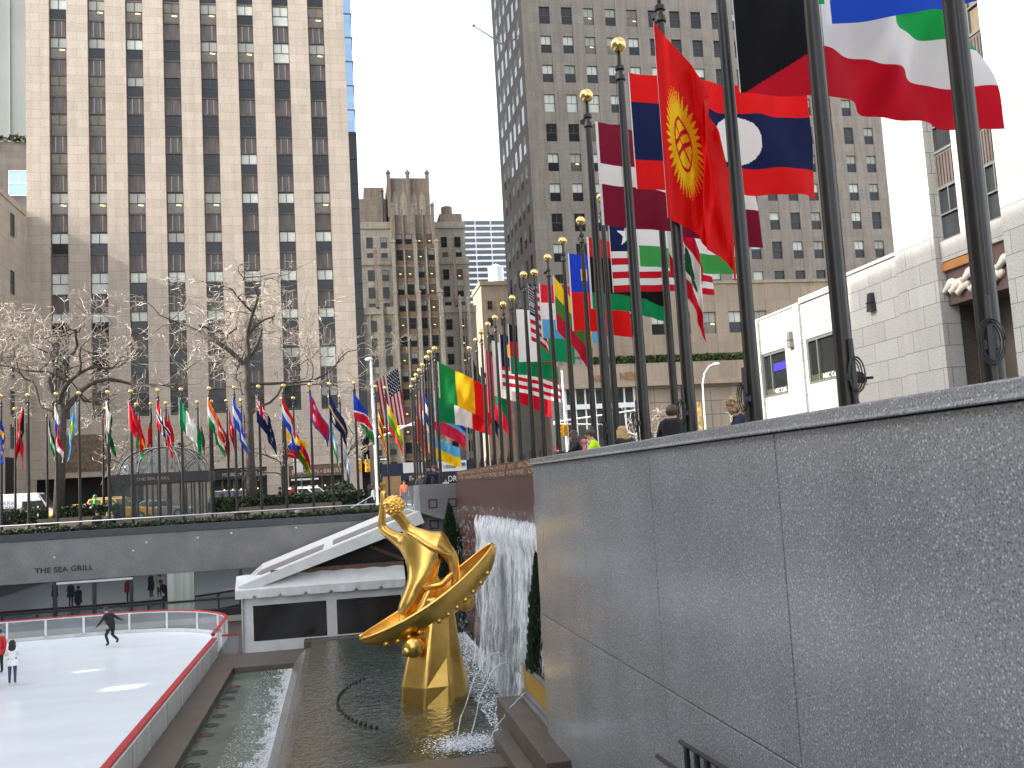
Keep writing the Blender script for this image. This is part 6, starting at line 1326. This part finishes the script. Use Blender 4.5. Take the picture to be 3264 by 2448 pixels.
fp_(243, 1136, 59.2, TZ, 'woman in a black coat with a pale fur collar at the terrace rail', 150, c_black, c_black, h_brown, 'short', 1.60, .3, 1.25)
GQ = 'people above the grey pier'; zq = -.95
for px, lb, m1, hr_, rz, h_ in ((915, 'woman in a dark green jacket standing above the grey pier', c_dgreen, h_dark, 180, 1.62), (893, 'person in a black jacket left of the dark green jacket', c_black, h_dark, 160, 1.5), (927, 'person in a dark coat with back turned above the pier', c_black, h_brown, 20, 1.62), (937, 'tall person in dark clothes raising both hands to take a photo', c_navy, h_brown, 120, 1.92), (944, 'person in black leaning on the tall photographer', c_black, h_auburn, 240, 1.8), (905, 'person in a grey coat among the group above the pier', c_grey, h_dark, 200, 1.58), (962, 'person in a white top crouching right of the flagpole', c_white, h_dark, 180, 1.3)):
    c = onY(px, 1030, 46.2); person(lb, (c.x, 46.2+rnd.uniform(-.5, .6), zq), R(rz), m1, c_black, c_black, hr_, dict(elL=(-.2, .2, 1.3), wrL=(-.1, .3, 1.5), haL=(-.07, .32, 1.56), elR=(.2, .2, 1.3), wrR=(.1, .3, 1.5), haR=(.07, .32, 1.56)) if 'raising' in lb else None, 1.2, h_, 'short', GQ)
c = onY(873, 1045, 62); person('worker in an orange safety vest near the street corner', (c.x, 62, -1.3), R(180), c_hi, c_navy, c_black, h_dark, None, 1.2, 1.75, 'short', GF)
c = onX((2150+1150/3.318)/K, (950+860/3.318)/K, XF+.3); person('woman with fair hair and a red top behind the cafe window', (XC+.30, c.y, c.z-1.25), R(60), c_red, c_black, c_black, h_blond, None, 1.0, 1.66, 'long') if 0 else None
# ---------------------------------------------------------------- vehicles on the far street
def wheel(r, w):
    g = MB(); g.lathe([(r*.55, -w/2), (r, -w/2+.02), (r, w/2-.02), (r*.55, w/2)], 18); g.xf(lambda v: Vector((v.x, v.z, v.y))); t_ = g
    h = MB(); h.lathe([(0, -w*.42), (r*.5, -w*.45), (r*.56, -w*.3), (r*.56, w*.3), (r*.5, w*.45), (0, w*.42)], 14); h.xf(lambda v: Vector((v.x, v.z, v.y))); return t_, h
def car(name, label, x, Y, z, L, Wd, low, cab, paint, wb, facing=1, roofbar=False, cat='car', glassm=None, group='vehicles on the far street'):
    """low, cab: side outlines (x along the length, z up) of body and cabin; windows are cut as panes on the cabin"""
    t = thing(name, label, cat, (x, Y, z), 0 if facing > 0 else math.pi, group)
    g = MB(); g.prism(low, -Wd/2, Wd/2); bevel(g.build('body', paint, t), .07, 3)
    zc0 = min(p[1] for p in cab); zc1 = max(p[1] for p in cab); g = MB()
    def tap(p, s_): f_ = (p[1]-zc0)/(zc1-zc0); return (p[0], s_*(Wd/2*(.96-.14*f_)), p[1])
    r0 = g.ring([tap(p, -1) for p in cab]); r1 = g.ring([tap(p, 1) for p in cab]); g.bridge(r0, r1); g.f += [tuple(r0), tuple(reversed(r1))]; g.m += [0, 0]; bevel(g.build('cabin', paint, t), .05, 2)
    def lerp2(a, b_, f_): return (a[0]+(b_[0]-a[0])*f_, a[1]+(b_[1]-a[1])*f_)
    # side panes between pillars
    bx0, bx1, tx0, tx1 = cab[0][0], cab[-1][0], cab[1][0], cab[-2][0]; zb, zt = zc0+.05, zc1-.09; k = 3 if L > 4 else 2
    for s_ in (-1, 1):
        for i in range(k):
            f0, f1 = i/k+.03, (i+1)/k-.03; q = []
            for f_, zz in ((f0, zb), (f1, zb), (f1, zt), (f0, zt)):
                fz = (zz-zc0)/(zc1-zc0); xa = bx0+(tx0-bx0)*fz; xb = bx1+(tx1-bx1)*fz; q.append((xa+(xb-xa)*f_, s_*(Wd/2*(.96-.14*fz)+.012), zz))
            g = MB(); g.poly(q); g.build('window', glassm or m_cargl, t)
    for e, (pa_, pb_) in (('rear_window', (cab[0], cab[1])), ('windscreen', (cab[-1], cab[-2]))):
        a, b_ = lerp2(pa_, pb_, .12), lerp2(pa_, pb_, .88); off = -.012 if e == 'rear_window' else .012; g = MB(); g.poly([(a[0]+off, -Wd*.42, a[1]+.01), (a[0]+off, Wd*.42, a[1]+.01), (b_[0]+off, Wd*.36, b_[1]+.01), (b_[0]+off, -Wd*.36, b_[1]+.01)]); g.build(e, m_cargl, t)
    for wx_ in wb:
        for s_ in (-1, 1):
            ty, rm = wheel(.34, .22); w_ = ty.build('wheel', m_tyre, t, 40, (wx_, s_*(Wd/2-.09), .34)); rm.build('rim', m_rim, w_, 40)
    x0 = min(p[0] for p in low); x1 = max(p[0] for p in low); zl = max(p[1] for p in low)*.78
    for s_ in (-1, 1):
        g = MB(); g.box(x1-.08, x1+.02, s_*Wd*.36-.16, s_*Wd*.36+.16, zl-.08, zl+.08); g.build('headlight', m_head, t); g = MB(); g.box(x0-.02, x0+.08, s_*Wd*.38-.1, s_*Wd*.38+.1, zl-.1, zl+.12); g.build('tail_light', m_tail, t)
    if roofbar: 
        for s_ in (-1, 1): g = MB(); g.tube([(tx0+.2, s_*Wd*.36, zc1+.06), (tx1-.2, s_*Wd*.36, zc1+.06)], .025, 5); g.build('roof_rail', m_alu, t)
    return t
sed_low = [(-2.3, .30), (2.3, .30), (2.35, .62), (1.2, .90), (-1.5, .95), (-2.32, .90)]; sed_cab = [(-1.75, .93), (-1.05, 1.42), (.35, 1.42), (1.25, .90)]
suv_low = [(-2.3, .35), (2.3, .35), (2.34, .85), (1.25, 1.05), (-2.3, 1.08)]; suv_cab = [(-2.25, 1.07), (-2.0, 1.72), (.45, 1.72), (1.25, 1.05)]
van_low = [(-2.9, .40), (2.7, .40), (2.75, .85), (1.95, 1.28), (-2.9, 1.30)]; van_cab = [(-2.88, 1.29), (-2.84, 2.42), (1.15, 2.40), (1.95, 1.27)]
zs_ = -1.3
vx = onY(113, 1080, 74).x-1.9
t = thing('cargo_van', 'white cargo van with red and blue lettering on its side at the left', 'van', (vx, 74, zs_), 0, 'vehicles on the far street')
g = MB(); g.prism(van_low, -.98, .98); bevel(g.build('body', m_carw, t), .09, 3); g = MB(); r0 = g.ring([(x, -.96+.12*max(0, z-1.29), z) for x, z in van_cab]); r1 = g.ring([(x, .96-.12*max(0, z-1.29), z) for x, z in van_cab]); g.bridge(r0, r1); g.f += [tuple(r0), tuple(reversed(r1))]; g.m += [0, 0]; bevel(g.build('cargo_box', m_carw, t), .10, 3)
for s_ in (-1, 1): g = MB(); g.poly([(.15, s_*.963, 1.34), (1.75, s_*.963, 1.34), (1.28, s_*.85, 2.15), (.15, s_*.85, 2.15)]); g.build('side_window', m_cargl, t)
g = MB(); g.poly([(1.97, -.85, 1.33), (1.97, .85, 1.33), (1.24, .72, 2.3), (1.24, -.72, 2.3)]); g.build('windscreen', m_cargl, t)
for wx_ in (-1.9, 1.9):
    for s_ in (-1, 1): ty, rm = wheel(.36, .24); w_ = ty.build('wheel', m_tyre, t, 40, (wx_, s_*.9, .36)); rm.build('rim', m_rim, w_, 40)
for s_ in (-1, 1): g = MB(); g.box(2.68, 2.78, s_*.7-.15, s_*.7+.15, .85, 1.05); g.build('headlight', m_head, t); g = MB(); g.box(-2.93, -2.86, s_*.85-.08, s_*.85+.08, .9, 1.3); g.build('tail_light', m_tail, t)
g = MB(); g.box(1.45, 1.6, -1.2, -1.0, 1.35, 1.62); g.build('wing_mirror', m_black, t)
text('POWER', .42, t, m_redp, (-2.6, -.985, 1.62), width=1.15, name='red_lettering', depth=.004); text('PARK', .42, t, cl('blue_letter', '#4a66b8'), (-1.35, -.985, 1.62), width=1.05, name='blue_lettering', depth=.004); text('LA TRUCKING', .26, t, cl('maroon_letter', '#7a3038'), (-2.5, -.985, 1.36), width=2.1, name='small_lettering', depth=.004)
car('taxi', 'yellow taxi saloon behind the hedge beside the man in green', onY(168, 1090, 72).x, 72, zs_, 4.6, 1.8, sed_low, sed_cab, m_yellow, (-1.45, 1.45), -1, cat='taxi')
car('sport_utility_taxi', 'yellow taxi with a silver roofed tall cabin seen through the glass pavilion', onY(262, 1090, 72.5).x, 72.5, zs_, 4.6, 1.85, suv_low, suv_cab, m_yellow, (-1.45, 1.45), 1, True, cat='taxi')
car('parked_car', 'silver car glimpsed behind the glass pavilion', onY(345, 1085, 77).x, 77, zs_, 4.6, 1.8, sed_low, sed_cab, m_carg, (-1.45, 1.45), 1)
car('parked_car', 'dark blue estate car behind the trunk of the right-hand big tree', onY(522, 1075, 73).x, 73, zs_, 4.7, 1.85, suv_low, suv_cab, m_card, (-1.45, 1.45), 1, True)
car('parked_car', 'white sport utility car parked in front of the bakery', onY(676, 1070, 74).x, 74, zs_, 4.7, 1.85, suv_low, suv_cab, m_carw, (-1.45, 1.45), 1, True)
# ---------------------------------------------------------------- glass pavilion on the terrace
YV = 63.2; xa, xb = onY(238, 1040, YV-1.5).x, onY(450, 1040, YV-1.5).x; zf = onY(330, 1045, YV-1.6).z; zf2 = onY(330, 1022, YV-1.6).z; zt = onY(345, 968, YV).z
pv = thing('glass_pavilion', 'black framed glass pavilion with a rounded glass roof edged with small bulbs', 'pavilion'); xc = (xa+xb)/2; aa = (xb-xa)/2; bb = 1.9
def dome(u, w):   # u azimuth, w 0..1 rise
    r = math.cos(w*math.pi/2); c_, s_ = math.cos(u), math.sin(u); f_ = lambda v: math.copysign(abs(v)**.7, v); return Vector((xc+aa*.97*f_(c_)*r**.75, YV+bb*.97*f_(s_)*r**.9, zf2+(zt-zf2)*math.sin(w*math.pi/2)))
g = MB(); rs = [g.ring([dome(2*math.pi*i/40, w/10) for i in range(40)]) for w in range(11)]
for a, b_ in zip(rs, rs[1:]): g.bridge(a, b_)
g.build('glass_roof', m_vault, pv, 60)
bulbs = MB()
for i in range(0, 40, 4):
    g = MB(); pts = [dome(2*math.pi*i/40, w/12) for w in range(13)]; g.tube([p+Vector((0, 0, .01)) for p in pts], .045, 5); g.build('roof_rib', m_black, pv)
    for p in [dome(2*math.pi*i/40, w/30) for w in range(1, 29)]: bulbs.ball(p+Vector((0, -.05, .05)), .028, 5)
o = bulbs.build('bulbs', M('clear_bulb', (.8, .8, .78), .15), pv, merge=False); o['kind'] = 'stuff'
g = MB(); g.box(xa, xb, YV-bb, YV+bb, zf, zf2); bevel(g.build('fascia', m_black, pv), .03)
text('THE SEA GRILL', .25, pv, M('dim_letter', (.26, .21, .17), .5), (onY(294, 1037, YV-bb).x, YV-bb-.012, (zf+zf2)/2-.10), width=1.95, depth=.008)
for i in range(9):
    x = xa+.1+(xb-xa-.2)*i/8
    for y in (YV-bb+.08, YV+bb-.08): g = MB(); g.box(x-.05, x+.05, y-.05, y+.05, -1.3, zf-.001); g.build('post', m_black, pv)
for nm, y in (('glass_wall', YV-bb+.08), ('glass_wall', YV+bb-.08)): g = MB(); g.poly([(xa+.1, y, -1.3), (xb-.1, y, -1.3), (xb-.1, y, zf), (xa+.1, y, zf)]); g.build(nm, m_clear, pv)
g = MB(); g.box(xa, xb, YV-bb, YV+bb, -1.6, -1.25); g.build('plinth', m_brown, pv)
# ---------------------------------------------------------------- street furniture
sl = thing('street_lamp', 'tall white sunlit street lamp post at the corner of the slab', 'street lamp'); b0 = onY(816, 1045, 78); t0 = onY(801, 776, 78); g = MB(); g.tube([(b0.x, 78, -1.3), (b0.x+(t0.x-b0.x)*.5, 78, (t0.z-1.3)/2), (t0.x, 78, t0.z)], [.16, .13, .09], 8); g.build('post', m_white, sl, 60)
g = MB(); g.ball((t0.x-.15, 78, t0.z), .26, 10, sq=(1.3, .7, .6)); g.build('lamp_head', m_white, sl, 180)
for y0_, y1_ in ((918, 922),): a = onY(812, 925, 77); b_ = onY(900, 918, 77); g = MB(); g.tube([a, b_], .05, 5); g.build('signal_arm', m_white, sl)
a = onY(836, 938, 77.4); b_ = onY(898, 912, 77.4); g = MB(); g.tube([onY(812, 946, 78), a, b_], .07, 5); g.build('signal_arm', m_white, sl)
def signal(label, px, py, Y, s_=1.0):
    c = onY(px, py, Y); t = thing('traffic_light', label, 'traffic light', (c.x, Y, c.z), 0, 'yellow traffic lights'); g = MB(); g.box(-.19, .19, -.14, .14, -.5, .5); bevel(g.build('housing', m_sigy, t), .04)
    for i in range(3): g = MB(); g.lathe([(.11, 0), (.13, -.14), (.12, -.14), (.10, -.02)], 10); g.xf(lambda v: Vector((v.x, v.z-.14, v.y+.32-.32*i))); g.build('visor', m_sigy if s_ else m_black, t)
    g = MB(); g.tube([(0, 0, .5), (0, 0, .9)], .03, 5); g.build('hanger', m_alu, t); return t
signal('yellow traffic light just left of the white lamp post', 776, 1006, 77.5); signal('yellow traffic light just right of the white lamp post', 794, 1006, 78.4); signal('yellow traffic light under the white arm beside the pole cluster', 973, 932, 80); 
mst = thing('signal_mast', 'white mast with two long slanting arms in front of the low stone building', 'signal mast'); YM = 82; b0 = onY(1226, 960, YM); g = MB(); g.tube([(b0.x, YM, -1.3), (b0.x-.1, YM, onY(1222, 800, YM).z)], [.14, .09], 8); g.build('post', m_white, mst, 60)
for p, q in (((1196, 912), (1400, 882)), ((1196, 916), (1300, 917)), ((1300, 917), (1392, 945))): g = MB(); g.tube([onY(*p, YM-.2), onY(*q, YM-.2)], [.09, .07], 6); g.build('arm', m_white, mst)
signal('yellow traffic light in front of the low stone building, beside the auburn haired woman', 1212, 928, YM-.5); signal('yellow traffic light facing sideways on the white mast', 1222, 930, YM-.3)
ln = thing('street_lamp', 'white curved street lamp with a long orange and white banner', 'street lamp'); YL = 80; pts = [onY(1527, 960, YL), onY(1521, 880, YL), onY(1518, 830, YL), onY(1522, 806, YL), onY(1532, 791, YL), onY(1545, 786, YL)]; pts = [Vector((pts[0].x, YL, -1.3))]+pts; g = MB(); g.tube(pts, [.12, .10, .09, .08, .07, .06, .06], 8); g.build('post', m_white, ln, 60)
g = MB(); g.ball(pts[-1]+Vector((.12, 0, -.02)), .3, 10, sq=(1.2, .6, .5)); g.build('lamp_head', m_white, ln, 180)
a = onY(1508, 868, YL); b_ = onY(1519, 935, YL); g = MB(); g.box(a.x-.1, b_.x-.02, YL-.02, YL+.02, b_.z, a.z); g.build('banner', M('mottled_banner', (.75, .38, .12), .7, var=.8, scale=2.5), ln)
sp_ = thing('street_sign', 'white street sign on a green post in front of the bakery', 'sign'); a = onY(644, 992, 70); g = MB(); g.box(a.x-.32, a.x+.32, 69.97, 70.0, a.z-.95, a.z+.9); bevel(g.build('sign_plate', m_white, sp_), .02); g = MB(); g.tube([(a.x+.2, 70.05, -1.3), (a.x+.2, 70.05, a.z+.5)], .04, 6); g.build('post', m_con and M('green_post', (.03, .12, .08), .5), sp_)
ow = thing('street_sign', 'black and white arrow sign by the white lamp post', 'sign'); a = onY(829, 992, 79); g = MB(); g.box(a.x-.45, a.x+.45, 78.97, 79, a.z-.17, a.z+.17); g.build('sign_plate', m_black, ow); g = MB(); g.prism([(-.3, -.05), (.1, -.05), (.1, -.11), (.34, 0), (.1, .11), (.1, .05), (-.3, .05)], 78.94, 78.965); g.xf(lambda v: v+Vector((a.x, 0, a.z))); g.build('arrow', m_white, ow); g = MB(); g.tube([(a.x-.5, 79.05, -1.3), (a.x-.5, 79.05, a.z+.3)], .04, 6); g.build('post', m_alu, ow)
